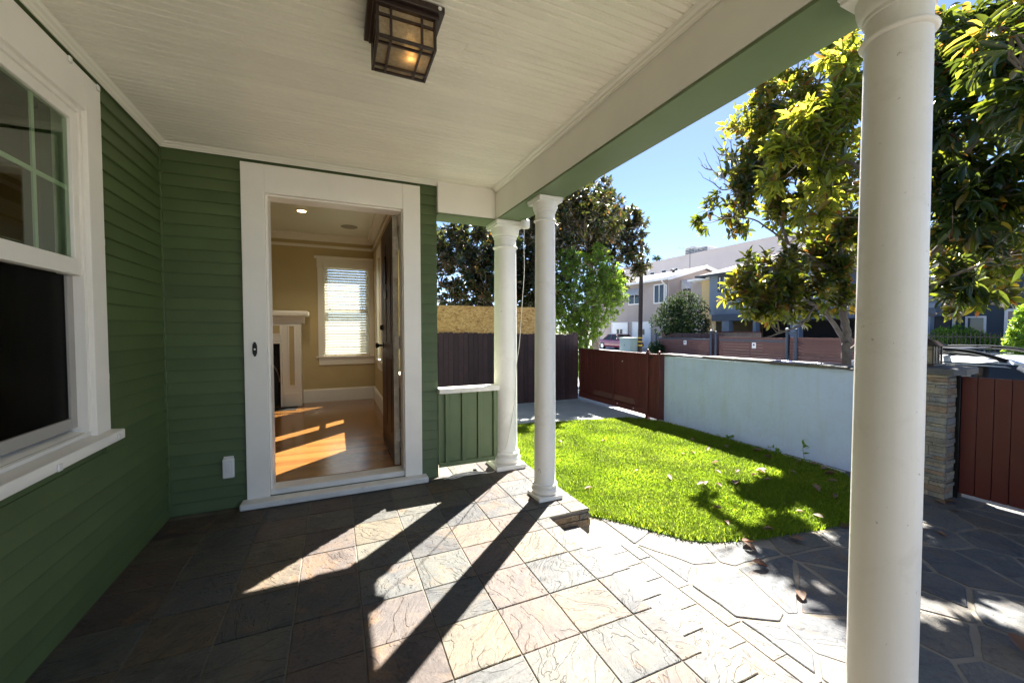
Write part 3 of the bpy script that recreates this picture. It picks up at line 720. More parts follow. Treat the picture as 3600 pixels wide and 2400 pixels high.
#PART3
# ------------------------------------------------------------------ porch floor of slate tiles
base = MB().slab([(-0.01,-7.0),(2.345,-7.0),(2.345,-1.036),(2.672,-1.036),(2.672,0.34),(1.85,0.34),(1.85,0.008),(-0.01,0.008)],-0.6,-0.0055).build('porch_floor', GROUT)
tag(base, kind='structure')
XE = [0.006,0.290,0.578,0.862,1.139,1.425,1.701,1.972,2.249]
YE = [0.215,-0.063,-0.340,-0.618,-0.890,-1.165,-1.450,-1.725,-1.998,-2.272,-2.546,-2.822,-3.098,-3.374,-3.650,-3.926,-4.202,-4.478]
def tile(x0,x1,y0,y1,z=0.0,m=None,parent=None,g=0.0022):
    j = lambda: rnd.uniform(-0.0012,0.0012)
    zt = z+rnd.uniform(-0.0016,0.0006)
    p = [(x0+g+j(),y0+g+j()),(x1-g+j(),y0+g+j()),(x1-g+j(),y1-g+j()),(x0+g+j(),y1-g+j())]
    # uneven split edges
    q = []
    for i in range(4):
        a, b2 = Vector(p[i]), Vector(p[(i+1)%4]); q.append(tuple(a))
        for t in (0.33, 0.68):
            d = b2-a; nn = Vector((-d.y, d.x)).normalized(); q.append(tuple(a+d*(t+rnd.uniform(-.08,.08))+nn*rnd.uniform(-0.0005,0.0013)))
    return MB().slab(q, z-0.022, zt, 0.0025).build('tile', m or SLATE, parent or base, loc=((x0+x1)/2,(y0+y1)/2,z))
for i in range(len(XE)-1):
    for k in range(len(YE)-1):
        x0, x1, y1, y0 = XE[i], XE[i+1], YE[k], YE[k+1]
        if y0 > -0.1 and x1 < 1.8: continue
        if y1 > -0.003 and x0 < 1.84: y1 = -0.002 if x1 < 1.86 else y1
        if x0 < 1.84 and x1 > 1.84 and y1 > 0: y1 = -0.002
        if y1-y0 < 0.03: continue
        tile(x0,x1,y0,y1)
for k in range(len(YE)-1):
    y1, y0 = YE[k], YE[k+1]
    if y0 > -1.05:
        tile(2.249,2.530,y0,y1); tile(2.530,2.682,y0,y1)
    elif y1 > -1.05:
        tile(2.249,2.530,-1.036,y1); tile(2.530,2.682,-1.036,y1); tile(2.249,2.356,y0,-1.036)
    else: tile(2.249,2.356,y0,y1)
# rough stacked risers below the column end of the porch
z = -0.024
for h in (0.042, 0.052, 0.06):
    x = 2.357
    while x < 2.678:
        w = min(rnd.uniform(0.16,0.34), 2.680-x); 
        if 2.680-x-w < 0.05: w = 2.680-x
        MB().box(x+0.001,x+w-0.001,-1.050+rnd.uniform(-0.006,0.008),-1.0365,z-h+0.0015,z-0.0015).build('riser_stone', RISERS, base, bevel=0.004, loc=(x,-1.04,z))
        x += w
    z -= h
# steps
st = MB().box(2.347,2.560,-7.0,-1.052,-0.30,-0.1095).build('porch_step', GROUT); tag(st, kind='structure')
yy = -1.055; first = [-1.086,-1.352,-1.600,-1.843,-2.098,-2.36,-2.62,-2.89,-3.15,-3.42,-3.7]
for a, c in zip([-1.054]+first, first): tile(2.3575,2.570,c,a,-0.090,PALESLATE,st)
for a, c in zip([-1.054]+first, first): MB().box(2.3465,2.356,c+0.002,a-0.002,-0.088,-0.0235).build('riser_tile', PALESLATE, st, loc=(2.35,a,-0.05))
pb = MB().box(2.5605,2.885,-7.0,-1.20,-0.30,-0.1995).build('path_border', GROUT); tag(pb, kind='structure')
s2 = [-1.33,-1.47,-1.628,-1.88,-2.158,-2.43,-2.66,-2.93,-3.2,-3.5,-3.8]; s3=[-1.44,-1.747,-2.06,-2.28,-2.43,-2.72,-3.0,-3.3,-3.6]
for a, c in zip([-1.20]+s2, s2): tile(2.5705,2.780,c,a,-0.178,PALESLATE,pb)
for a, c in zip([-1.25]+s3, s3): tile(2.7805,2.868+rnd.uniform(-.006,.01),c,a,-0.178,PALESLATE,pb)
for a, c in zip([-1.054]+first, first): MB().box(2.5605,2.5685,c+0.002,a-0.002,-0.176,-0.1125).build('riser_tile', PALESLATE, pb, loc=(2.56,a,-0.14))

# ------------------------------------------------------------------ lawn outline, flagstone path
LAWN = [(2.69,2.12),(3.54,2.045),(5.32,1.73),(5.63,1.32),(5.655,0.4),(5.655,-0.9),(5.60,-1.16),(5.39,-1.29),(4.95,-1.53),(4.51,-1.715),(4.23,-1.665),(3.98,-1.635),(3.75,-1.60),(3.38,-1.495),(3.23,-1.40),(3.11,-1.21),(2.97,-1.0),(2.84,-0.83),(2.70,-0.62)]
def inside(poly, X, Y):
    r = np.zeros(len(X), bool); n = len(poly)
    for i in range(n):
        x0, y0 = poly[i]; x1, y1 = poly[(i+1)%n]
        c = ((y0 > Y) != (y1 > Y))
        xx = x0+(Y-y0)*(x1-x0)/(y1-y0 if abs(y1-y0) > 1e-12 else 1e-12)
        r ^= c & (X < xx)
    return r
path = bpy.data.objects['mortar_bed']
def clip(poly, px, py, nx, ny):                 # keep the side where (p-P).n <= 0
    out = []
    for i in range(len(poly)):
        a = poly[i]; c = poly[(i+1)%len(poly)]
        da = (a[0]-px)*nx+(a[1]-py)*ny; dc = (c[0]-px)*nx+(c[1]-py)*ny
        if da <= 0: out.append(a)
        if da*dc < 0:
            t = da/(da-dc); out.append((a[0]+(c[0]-a[0])*t, a[1]+(c[1]-a[1])*t))
    return out
seeds = []
gx, gy = 0.37, 0.30
r2 = random.Random(23)
for i in range(0, 9):
    for j in range(0, 22):
        seeds.append((2.95+gx*(i+(0.5 if j % 2 else 0))*0.98+r2.uniform(-.21,.21), -0.45-gy*j*0.92+r2.uniform(-.18,.18)))
for i, (sx, sy) in enumerate(seeds):
    poly = [(2.876,-6.6),(5.95,-6.6),(5.95,0.3),(2.876,0.3)]
    for j, (qx, qy) in enumerate(seeds):
        if i == j or abs(qx-sx)+abs(qy-sy) > 1.8: continue
        nx, ny = qx-sx, qy-sy; L = math.hypot(nx, ny); nx /= L; ny /= L
        g = 0.006+0.009*((i*7+j*3) % 3)/2
        poly = clip(poly, (sx+qx)/2-nx*g, (sy+qy)/2-ny*g, nx, ny)
        if not poly: break
    if len(poly) < 3: continue
    cx = sum(p[0] for p in poly)/len(poly); cy = sum(p[1] for p in poly)/len(poly)
    if inside(LAWN, np.array([cx]), np.array([cy+0.28]))[0] and inside(LAWN, np.array([cx-0.2]), np.array([cy]))[0] and inside(LAWN, np.array([cx+.2]), np.array([cy]))[0]: continue
    if cy < -5.6: continue
    q = []
    for k in range(len(poly)):
        a, c = Vector(poly[k]), Vector(poly[(k+1)%len(poly)]); d = c-a
        if d.length < 0.02: continue
        nn = Vector((-d.y, d.x)).normalized()
        a2 = a + d.normalized()*min(0.007, d.length*0.2)
        q.append(tuple(a2))
        m = max(1, int(d.length/0.09))
        for t in range(1, m): q.append(tuple(a+d*(t/m)+nn*r2.uniform(-0.003,0.009)))
        q.append(tuple(c-d.normalized()*min(0.007, d.length*0.2)))
    if len(q) < 3: continue
    MB().slab(q, -0.205, -0.178+r2.uniform(-0.003,0.003), 0.0035).build('flagstone', FLAG, path, loc=(cx,cy,-0.18))

lawn = sheet('lawn', LAWN, -0.172, paint('turf_backing', (0.06,0.11,0.015), 0.95, 0.3, 30, 0.3, 90), thick=0.03)
rng = np.random.default_rng(11)
def raw_mesh(name, V, F4, tint, m, parent=None, F3=None):
    me = bpy.data.meshes.new(name)
    nv = len(V); me.vertices.add(nv); me.vertices.foreach_set('co', V.astype(np.float32).ravel())
    n4 = len(F4) if F4 is not None else 0; n3 = len(F3) if F3 is not None else 0
    loops = np.concatenate([a.ravel() for a in (F4, F3) if a is not None])
    me.loops.add(len(loops)); me.loops.foreach_set('vertex_index', loops.astype(np.int32))
    me.polygons.add(n4+n3)
    starts = np.concatenate([np.arange(n4)*4, n4*4+np.arange(n3)*3]).astype(np.int32)
    me.polygons.foreach_set('loop_start', starts)
    me.update(calc_edges=True)
    a = me.attributes.new('tint', 'FLOAT', 'POINT'); a.data.foreach_set('value', tint.astype(np.float32))
    me.materials.append(m)
    me.polygons.foreach_set('use_smooth', np.ones(n4+n3, bool))
    o = bpy.data.objects.new(name, me); link(o, parent); return o
def grass():
    N = 250000
    X = rng.uniform(2.6,5.7,N); Y = rng.uniform(-1.75,2.2,N)
    k = inside(LAWN, X, Y)
    near = np.clip(1.35-np.hypot(X-CAM.x, Y-CAM.y)/9.5, 0.35, 1.0)
    k &= rng.random(N) < near
    X, Y = X[k], Y[k]; n = len(X)
    # ragged edge
    X = X+rng.normal(0,0.012,n); Y = Y+rng.normal(0,0.012,n)
    h = rng.uniform(0.024,0.052,n); w = rng.uniform(0.0020,0.0036,n)*(0.8+0.13*np.hypot(X-CAM.x,Y-CAM.y))
    a = rng.uniform(0,2*np.pi,n); ln = rng.uniform(0.2,0.9,n)*h
    # soft patches of lean so the pile is not uniform
    pa = np.sin(X*5.1+Y*2.3)*1.3+np.cos(Y*6.7-X*1.9); da = np.where(rng.random(n) < 0.5, pa, a)
    dx, dy = np.cos(da), np.sin(da); sx, sy = -np.sin(a), np.cos(a)
    z0 = np.full(n,-0.172)
    P = np.stack([np.stack([X-sx*w,Y-sy*w,z0],1), np.stack([X+sx*w,Y+sy*w,z0],1),
                  np.stack([X+dx*ln*.35+sx*w*.8,Y+dy*ln*.35+sy*w*.8,z0+h*.6],1), np.stack([X+dx*ln*.35-sx*w*.8,Y+dy*ln*.35-sy*w*.8,z0+h*.6],1),
                  np.stack([X+dx*ln,Y+dy*ln,z0+h*(0.95-0.25*(ln/h))],1)],1)
    i0 = np.arange(n)*5
    F4 = np.stack([i0,i0+1,i0+2,i0+3],1); F3 = np.stack([i0+3,i0+2,i0+4],1)
    tint = np.clip(rng.normal(0.45,0.22,n)+0.16*np.sin(X*3.1+1)*np.cos(Y*2.7)+0.1*np.sin(X*9.3+Y*7.1),0,1); tint = np.where(rng.random(n) < 0.05, rng.uniform(0.85,1,n), tint)
    o = raw_mesh('grass', P.reshape(-1,3), F4, np.repeat(tint,5), GRASSM, None, F3)
    tag(o, 'short bright green artificial turf covering the small lawn', None, None, 'stuff')
    o['kind'] = 'stuff'
grass()
MB().box(5.658,5.70,-1.10,1.40,-0.205,-0.155).build('lawn_edging', paint('pale_edging',(0.5,0.47,0.42),0.8,0.1,10), lawn)
sl = MB().box(5.701,5.83,-1.9,1.46,-0.22,-0.187).build('soil_strip', SOIL); tag(sl, kind='structure')
b = MB(); x=2.72
while x < 5.3:
    t=(x-2.72)/2.9; yb=2.12+(1.70-2.12)*t; b.box(x,x+0.19,yb+0.0,yb+0.075,-0.20,-0.17+rnd.uniform(-.004,.004)); x+=0.2
b.build('brick_edging', paint('pale_brick',(0.36,0.29,0.25),0.9,0.2,9), lawn)

# ------------------------------------------------------------------ garden wall with stone coping, gates, pillar
gw = thing('garden_wall', 'pale grey stucco garden wall with rough flagstone coping behind the lawn', 'wall', (5.88,0.1,-0.2))
b = MB(); n = 24
for i in range(n):
    pass
MB().box(5.800,5.970,-1.36,1.462,-0.30,0.850).build('wall_body', STUCCO, gw, bevel=0.012)
y = 1.47
while y > -1.35:
    L = rnd.uniform(0.28,0.55); y0 = max(y-L,-1.36)
    q = [(5.775+rnd.uniform(-.02,.012),y0+.004),(6.0+rnd.uniform(-.02,.02),y0+.004),(6.01,(y+y0)/2),(6.0+rnd.uniform(-.02,.02),y-.004),(5.775+rnd.uniform(-.02,.012),y-.004),(5.765+rnd.uniform(-.012,.012),(y+y0)/2)]
    MB().slab(q,0.8505,0.876+rnd.uniform(-.006,.012),0.005).build('coping_stone', PALESLATE, gw, loc=(5.88,(y+y0)/2,0.86))
    y = y0
dg = thing('driveway_gate', 'red brown boarded driveway gate with two faded patch boards at its foot', 'gate', (5.72,2.6,-0.18))
y = 3.70; k = 0
while y > 1.735:
    y0 = max(y-0.138, 1.73)
    MB().box(5.722,5.745,y0+0.0012,y-0.0012,-0.10,0.835).build('gate_board', REDBROWN, dg, bevel=0.002, loc=(5.73,y,0))
    y = y0
for y0,y1 in ((3.655,3.70),(2.556,2.600),(1.73,1.775)): MB().box(5.700,5.7215,y0,y1,-0.14,0.85).build('frame_stile', REDBROWN, dg, bevel=0.003)
for z0,z1 in ((0.8355,0.872),): MB().box(5.698,5.75,1.73,3.70,z0,z1).build('top_rail', REDBROWN, dg, bevel=0.004)
MB().box(5.7005,5.7215,1.7755,2.5555,-0.14,-0.05).build('bottom_rail', REDBROWN, dg, bevel=0.003)
MB().box(5.7005,5.7215,2.6005,3.6545,-0.14,-0.05).build('bottom_rail', REDBROWN, dg, bevel=0.003)
MB().box(5.704,5.7215,2.605,3.17,-0.022,0.072).build('patch_board', PATCHWOOD, dg, bevel=0.002)
MB().box(5.704,5.7215,1.985,2.553,-0.018,0.076).build('patch_board', PATCHWOOD, dg, bevel=0.002)
MB().box(5.7455,5.749,1.735,3.695,-0.09,0.83).build('gate_light_stop', REDBROWN, dg)  # added sheet, blocks light leaking between the boards
for yb, zb in ((2.314,0.70),(2.45,-0.075),(2.02,-0.085)):
    MB().box(5.694,5.7005,yb-0.010,yb+0.010,zb-0.010,zb+0.010).build('bolt_head', PLASTICW, dg, bevel=0.003)
for i,(yp,hh) in enumerate(((1.700,0.895),(1.445,0.875))):
    p = MB().box(5.690,5.745 if i==0 else 5.799,yp-0.026,yp+0.026,-0.3,hh).build('gate_post', REDBROWN, None, bevel=0.004)
    tag(p, ['red brown gate post with ball cap at the free end of the driveway gate','square red brown gate post with a ball cap against the end of the stucco wall'][i], 'post', 'driveway gate posts')
    ORG[p.name] = Vector((0,0,0))
    MB().lathe([(0.012,0),(0.024,0.012),(0.026,0.026),(0.016,0.042),(0.001,0.046)],5.7175,yp,14,hh+0.0005).build('post_cap', REDBROWN, p)
fx = thing('gate_side_panel', 'narrow fixed red brown panel between the two driveway gate posts', 'panel', (5.72,1.57,-0.18))
for y0 in (1.474,1.524,1.574,1.624): MB().box(5.722,5.74,y0,y0+0.048,-0.17,0.84).build('gate_board', REDBROWN, fx, bevel=0.002)
MB().box(5.705,5.742,1.473,1.672,0.8405,0.87).build('top_rail', REDBROWN, fx, bevel=0.003)
MB().box(5.69,5.704,1.60,1.65,0.79,0.83).build('latch', BRONZE, fx, bevel=0.004)
# side fence of dog-eared boards with strand board above
sf = thing('board_fence', 'tall purple brown dog-eared board fence across the end of the driveway', 'fence', (3.8,3.72,-0.2))
x = 1.97
while x < 5.66:
    w = 0.0945; h = 1.235-(x-2)*0.022+rnd.uniform(-.008,.008)
    xx1 = min(x+w,5.69); c = 0.018
    MB().prism([(x+.002,-0.19),(xx1-.002,-0.19),(xx1-.002,h-c),(xx1-c-.002,h),(x+c+.002,h),(x+.002,h-c)],1,3.716+rnd.uniform(-.003,.003),3.734).build('fence_board', PURPLE, sf, loc=(x,3.72,0.5))
    x += w
MB().box(1.97,5.69,3.7355,3.739,-0.19,1.13).build('fence_light_stop', PURPLE, sf)  # added layer that keeps light out of the board gaps
for z in (0.05,0.95): MB().box(1.97,5.69,3.745,3.785,z,z+0.09).build('fence_rail', PURPLE, sf)
for x in (1.99,3.79,5.62): MB().box(x,x+0.09,3.79,3.88,-0.3,1.72 if x<5 else 1.2).build('fence_post', PURPLE, sf)
for x0,x1 in ((1.97,2.558),(2.562,3.792),(3.796,5.16)):
    o = MB().box(x0,x1,3.750,3.762,1.05,1.703).build('strand_board', OSB, None)
    tag(o, {1.97:'narrow strand board sheet on top of the board fence, nearest the house', 2.562:'strand board sheet on top of the board fence, seen left of the white columns', 3.796:'strand board sheet on top of the board fence, seen right of the white columns'}[x0], 'board', 'strand board sheets above the fence')
# stone pillar with lantern
pl = thing('stone_pillar', 'square pillar of stacked ledge stones with a flagstone cap beside the dark red gate', 'pillar', (5.95,-1.58,-0.2))
MB().box(5.775,6.155,-1.775,-1.375,-0.3,0.878).build('core', MORTAR, pl)
z = -0.19; row = 0
while z < 0.87:
    h = min(rnd.choice((0.026,0.034,0.042,0.055)), 0.876-z)
    if 0.876-z-h < 0.012: h = 0.876-z
    for face in range(4):
        a0, a1 = ((-1.79,-1.36),(5.76,6.17),(-1.79,-1.36),(5.76,6.17))[face]
        if face in (1,3): a0, a1 = a0+0.014, a1-0.014
        u = a0
        while u < a1-0.001:
            w = min(rnd.uniform(0.07,0.24), a1-u)
            if a1-u-w < 0.04: w = a1-u
            d = rnd.uniform(0.0,0.014)
            bb = MB()
            if face == 0: bb.box(5.760-d,5.7745,u+.001,u+w-.001,z+.001,z+h-.001)
            elif face == 1: bb.box(u+.001,u+w-.001,-1.790-d,-1.7755,z+.001,z+h-.001)
            elif face == 2: bb.box(6.1555,6.170+d,u+.001,u+w-.001,z+.001,z+h-.001)
            else: bb.box(u+.001,u+w-.001,-1.3745,-1.361+d*0.3,z+.001,z+h-.001)
            if face < 2: bb.build('stone', STACK, pl, bevel=0.003, seg=1, loc=((5.76,u,z) if face==0 else (u,-1.79,z)))
            else: bb.build('stone', STACK, pl, loc=((6.16,u,z) if face==2 else (u,-1.36,z)))
            u += w
    z += h
q = [(5.715,-1.60),(5.73,-1.83),(5.86,-1.865),(6.05,-1.85),(6.20,-1.83),(6.215,-1.5),(6.18,-1.345),(5.9,-1.335),(5.72,-1.36)]
MB().slab(q,0.8785,0.935,0.010).build('pillar_cap', FLAG, pl)
ln = thing('pillar_lantern', 'bronze craftsman lantern with amber glass standing on the stone pillar', 'lantern', (5.95,-1.60,0.936))
lx, ly = 5.93, -1.585
MB().box(lx-0.085,lx+0.085,ly-0.085,ly+0.085,0.9355,0.957).build('base', BRONZE, ln, bevel=0.003)
for sx in (-1,1):
    for sy in (-1,1):
        MB().box(lx+sx*0.075-0.006,lx+sx*0.075+0.006,ly+sy*0.075-0.006,ly+sy*0.075+0.006,0.9575,1.115).build('corner_post', BRONZE, ln)
for sx, sy in ((-1,0),(1,0),(0,-1),(0,1)):
    b = MB(); p = MB()
    if sx:
        for yy in (-0.028,0.028): b.box(lx+sx*0.074-0.003,lx+sx*0.074+0.003,ly+yy-0.003,ly+yy+0.003,0.958,1.114)
        b.box(lx+sx*0.0745-0.003,lx+sx*0.0745+0.003,ly-0.068,ly+0.068,1.082,1.088)
        p.box(lx+sx*0.067,lx+sx*0.069,ly-0.068,ly+0.068,0.958,1.114)
    else:
        for xx in (-0.028,0.028): b.box(lx+xx-0.003,lx+xx+0.003,ly+sy*0.074-0.003,ly+sy*0.074+0.003,0.958,1.114)
        b.box(lx-0.068,lx+0.068,ly+sy*0.0745-0.003,ly+sy*0.0745+0.003,1.082,1.088)
        p.box(lx-0.066,lx+0.066,ly+sy*0.067,ly+sy*0.069,0.958,1.114)
    b.build('glazing_bar', BRONZE, ln); p.build('pane', AMBER, ln)
b = MB(); b.add([(lx-0.115,ly-0.115,1.1155),(lx+0.115,ly-0.115,1.1155),(lx+0.115,ly+0.115,1.1155),(lx-0.115,ly+0.115,1.1155),(lx-0.02,ly-0.02,1.182),(lx+0.02,ly-0.02,1.182),(lx+0.02,ly+0.02,1.182),(lx-0.02,ly+0.02,1.182)],
      [(3,2,1,0),(0,1,5,4),(1,2,6,5),(2,3,7,6),(3,0,4,7),(4,5,6,7)])
b.build('lantern_roof', BRONZE, ln)
MB().box(lx-0.015,lx+0.015,ly-0.015,ly+0.015,1.1825,1.20).build('finial', BRONZE, ln, bevel=0.004)
# dark red gate to the street
rg = thing('street_gate', 'dark oxblood gate of wide vertical boards right of the stone pillar', 'gate', (5.92,-2.6,-0.18))
y = -1.822; i = 0
while y > -3.35:
    w = 0.0925; h = 0.862+0.002*i
    MB().box(5.912,5.936,y-w+0.0016,y-0.0016,-0.135,h).build('gate_board', REDGATE, rg, bevel=0.003, loc=(5.92,y,0.3))
    y -= w; i += 1
MB().box(5.9365,5.942,-3.34,-1.823,-0.13,0.855).build('gate_light_stop', REDGATE, rg)  # unseen sheet added to stop daylight showing through the joints
for z in (0.0,0.7): MB().box(5.9425,5.975,-3.34,-1.815,z,z+0.08).build('gate_rail', REDGATE, rg)
hp = MB().box(5.895,5.985,-1.8212,-1.793,-0.3,0.93).build('hinge_post', BLACK, None, bevel=0.003)
tag(hp, 'slim black hinge post between the stone pillar and the dark red gate', 'post')

# ------------------------------------------------------------------ ceiling lamp
lm = thing('ceiling_lamp', 'lit dark bronze square ceiling lantern with seedy glass panes under the porch ceiling', 'ceiling lamp', (1.311,-1.706,ZC))
cx, cy, h2, zb, zt = 1.311, -1.706, 0.1115, 2.343, 2.472
MB().box(cx-0.138,cx+0.138,cy-0.138,cy+0.138,zt+0.0005,ZC-0.0125).build('ceiling_plate', BRONZE, lm, bevel=0.003)
MB().box(cx-0.120,cx+0.120,cy-0.120,cy+0.120,zt-0.016,zt).build('collar', BRONZE, lm, bevel=0.002)
MB().lathe([(0.0,0),(0.007,0.001),(0.007,0.004)],0,0,12).build
sb = MB(); sb.sm=True; pr=[(0.0075,0),(0.006,0.004),(0.0,0.005)]
vs_=[];fs_=[]
for r_,d_ in pr:
    for k in range(12): vs_.append((cx+0.118+r_*math.cos(k*math.pi/6),cy-0.138-d_,zt+0.014+r_*math.sin(k*math.pi/6)))
for j in range(2):
    for k in range(12): fs_.append((j*12+k,j*12+(k+1)%12,(j+1)*12+(k+1)%12,(j+1)*12+k))
sb.add(vs_,fs_); sb.build('screw_head', PLASTICW, lm)
fr = MB(); t = 0.011
for sx in (-1,1):
    for sy in (-1,1): fr.box(cx+sx*(h2-t/2)-t/2,cx+sx*(h2-t/2)+t/2,cy+sy*(h2-t/2)-t/2,cy+sy*(h2-t/2)+t/2,zb,zt-0.0165)
for s_ in (-1,1):
    fr.box(cx-h2+t,cx+h2-t,cy+s_*(h2-t/2)-t/2,cy+s_*(h2-t/2)+t/2,zb,zb+t); fr.box(cx+s_*(h2-t/2)-t/2,cx+s_*(h2-t/2)+t/2,cy-h2+t,cy+h2-t,zb,zb+t)
fr.build('frame', BRONZE, lm, bevel=0.002)
bw = 0.0045
def bars(face):
    b = MB()
    us = (-0.058, 0.056); 
    if face == 'bottom':
        for u in us: b.box(cx+u-bw,cx+u+bw,cy-h2+t,cy+h2-t,zb+0.001,zb+0.008)
        for v in (-0.072, 0.064): b.box(cx-h2+t,cx+h2-t,cy+v-bw,cy+v+bw,zb+0.0002,zb+0.0072)
    else:
        for u in us:
            if face in 'ns': s_=1 if face=='n' else -1; b.box(cx+u-bw,cx+u+bw,cy+s_*(h2-0.008),cy+s_*(h2-0.001),zb+t,zt-0.0165)
            else: s_=1 if face=='e' else -1; b.box(cx+s_*(h2-0.008),cx+s_*(h2-0.001),cy+u-bw,cy+u+bw,zb+t,zt-0.0165)
        zc = zt-0.048
        if face in 'ns': s_=1 if face=='n' else -1; b.box(cx-h2+t,cx+h2-t,cy+s_*(h2-0.0085),cy+s_*(h2-0.0005),zc-bw,zc+bw)
        else: s_=1 if face=='e' else -1; b.box(cx+s_*(h2-0.0085),cx+s_*(h2-0.0005),cy-h2+t,cy+h2-t,zc-bw,zc+bw)
    b.build('glazing_bar', BRONZE, lm)
for f in ('bottom','n','s','e','w'): bars(f)
for (x0,x1,y0,y1,z0,z1) in ((cx-h2+t,cx+h2-t,cy-h2+t,cy+h2-t,zb+0.009,zb+0.011),(cx-h2+t,cx+h2-t,cy-h2+0.0095,cy-h2+0.0115,zb+t,zt-.017),(cx-h2+t,cx+h2-t,cy+h2-0.0115,cy+h2-0.0095,zb+t,zt-.017),
                            (cx-h2+0.0095,cx-h2+0.0115,cy-h2+t+.001,cy+h2-t-.001,zb+t,zt-.017),(cx+h2-0.0115,cx+h2-0.0095,cy-h2+t+.001,cy+h2-t-.001,zb+t,zt-.017)):
    MB().box(x0,x1,y0,y1,z0,z1).build('pane', AMBER, lm)
MB().lathe([(0.012,0.075),(0.014,0.06),(0.026,0.035),(0.03,0.02),(0.022,0.004),(0.0,0.0)],cx+0.03,cy-0.01,16,zb+0.03).build('bulb', BULB, lm)
pld = bpy.data.lights.new('lamp_light','POINT'); pld.energy = 0.07; pld.color=(1,0.62,0.28); pld.shadow_soft_size=0.02
plo = bpy.data.objects.new('lamp_light',pld); link(plo, lm); plo.location = Vector((cx+0.03,cy-0.01,zb+0.022))-org(lm)

# ------------------------------------------------------------------ small things on the porch
ot = thing('outdoor_outlet', 'white weatherproof outlet cover low on the green wall left of the doorway', 'outlet', (0.345,-0.005,0.29))
MB().box(0.309,0.379,-0.034,-0.006,0.226,0.365).build('cover', PLASTICW, ot, bevel=0.008, seg=3)
MB().box(0.314,0.374,-0.020,-0.0055,0.3655,0.378).build('hinge_cap', PLASTICW, ot, bevel=0.003)
MB().box(0.330,0.358,-0.0375,-0.0345,0.27,0.335).build('cover_ridge', PLASTICW, ot, bevel=0.002)
db = MB().prism([(0.518+0.015*w,1.13+h) for w,h in ((-0.3,-0.052),(0.3,-0.052),(0.9,-0.03),(1,0),(0.9,0.03),(0.3,0.052),(-0.3,0.052),(-0.9,0.03),(-1,0),(-0.9,-0.03))],1,-0.034,-0.0265).build('doorbell', BLACK, None, bevel=0.002)
tag(db, 'black oval doorbell plate with a pale button on the left door casing', 'doorbell')
b = MB(); b.sm=True
b.add([(0.518+0.006*math.cos(k*math.pi/6),-0.037,1.13+0.006*math.sin(k*math.pi/6)) for k in range(12)]+[(0.518+0.007*math.cos(k*math.pi/6),-0.0342,1.13+0.007*math.sin(k*math.pi/6)) for k in range(12)],
      [tuple(range(12))]+[(12+k,12+(k+1)%12,(k+1)%12,k) for k in range(12)])
bo = b.build('button', PLASTICW, db)
dv = thing('soffit_sensor', 'small white cylindrical device under the porch beam between the two far columns', 'sensor', (2.60,-0.16,2.235))
MB().lathe([(0.036,0.0),(0.040,0.006),(0.040,0.062),(0.030,0.070)],2.598,-0.16,20,2.1645).build('housing', PLASTICW, dv)
MB().lathe([(0.0,0.0),(0.034,0.001),(0.034,0.004)],2.598,-0.16,20,2.1602).build('lens_ring', INWHITE, dv)
def smooth_path(pts, n=6):
    P=[Vector(p) for p in pts]; out=[]
    for i in range(len(P)-1):
        p0,p1,p2,p3=P[max(i-1,0)],P[i],P[i+1],P[min(i+2,len(P)-1)]
        for k in range(n):
            t=k/n; out.append(0.5*((2*p1)+(-p0+p2)*t+(2*p0-5*p1+4*p2-p3)*t*t+(-p0+3*p1-3*p2+p3)*t**3))
    out.append(P[-1]); return out
cb = thing('power_cable', 'thin white cable hanging beside the corner column and coiled on the floor tiles', 'cable', (2.4,-0.1,0))
MB().tube(smooth_path([(2.585,-0.165,2.162),(2.577,-0.175,2.02),(2.568,-0.20,1.77),(2.560,-0.175,1.5),(2.548,-0.145,1.16),(2.53,-0.118,0.95),(2.515,-0.108,0.62),(2.475,-0.105,0.40),(2.43,-0.112,0.22),(2.375,-0.115,0.175),(2.325,-0.12,0.13),(2.318,-0.125,0.03),(2.27,-0.10,0.006)]),0.0032,6).build('hanging_cable', CABLEW, cb)
pts=[(2.27,-0.10,0.006)]
for k in range(26):
    a=k*1.05; r_=0.055+0.03*math.sin(k*1.7)
    pts.append((2.09+0.004*k*math.cos(k)+1.9*r_*math.cos(a)-0.003*k, -0.085+0.42*r_*math.sin(a)+0.012*math.sin(k*2.1), 0.006+0.009*(k%3)))
pts += [(1.95,-0.11,0.006),(1.90,-0.07,0.005)]
MB().tube(smooth_path(pts,5),0.0036,6).build('cable_coil', CABLEW, cb)
MB().box(2.145,2.175,-0.045,-0.02,0.012,0.03).build('plug', BLACK, cb, bevel=0.003)
#PART4
# ------------------------------------------------------------------ vegetation
LROW = ((0.13,0.26,0.03),(0.36,0.47,0.045),(0.64,0.45,0.02),(0.86,0.24,-0.05))
LT = [(0,0,0)]
for t_, w_, h_ in LROW: LT += [(-w_,t_,h_),(0,t_,h_-0.05-0.02*t_),(w_,t_,h_)]
LT = np.array(LT+[(0,1,-0.17)])
LF4 = []; 
for r_ in range(3):
    a_ = 1+3*r_; LF4 += [(a_,a_+1,a_+4,a_+3),(a_+1,a_+2,a_+5,a_+4)]
LF4 = np.array(LF4); LF3 = np.array([(0,2,1),(0,3,2),(10,11,13),(11,12,13)])
NL = len(LT)
def norm(a): return a/np.maximum(np.linalg.norm(a,axis=-1,keepdims=True),1e-9)
def leaf_frames(d, n):
    s = norm(np.cross(d, n)); n2 = np.cross(s, d); return s, n2
def leaf_mesh_data(P, d, n, L, wr):
    s, n2 = leaf_frames(d, n)
    T = LT[None]
    return P[:,None]+L[:,None,None]*(s[:,None]*(T[...,0:1]*wr[:,None,None])+d[:,None]*T[...,1:2]+n2[:,None]*T[...,2:3])
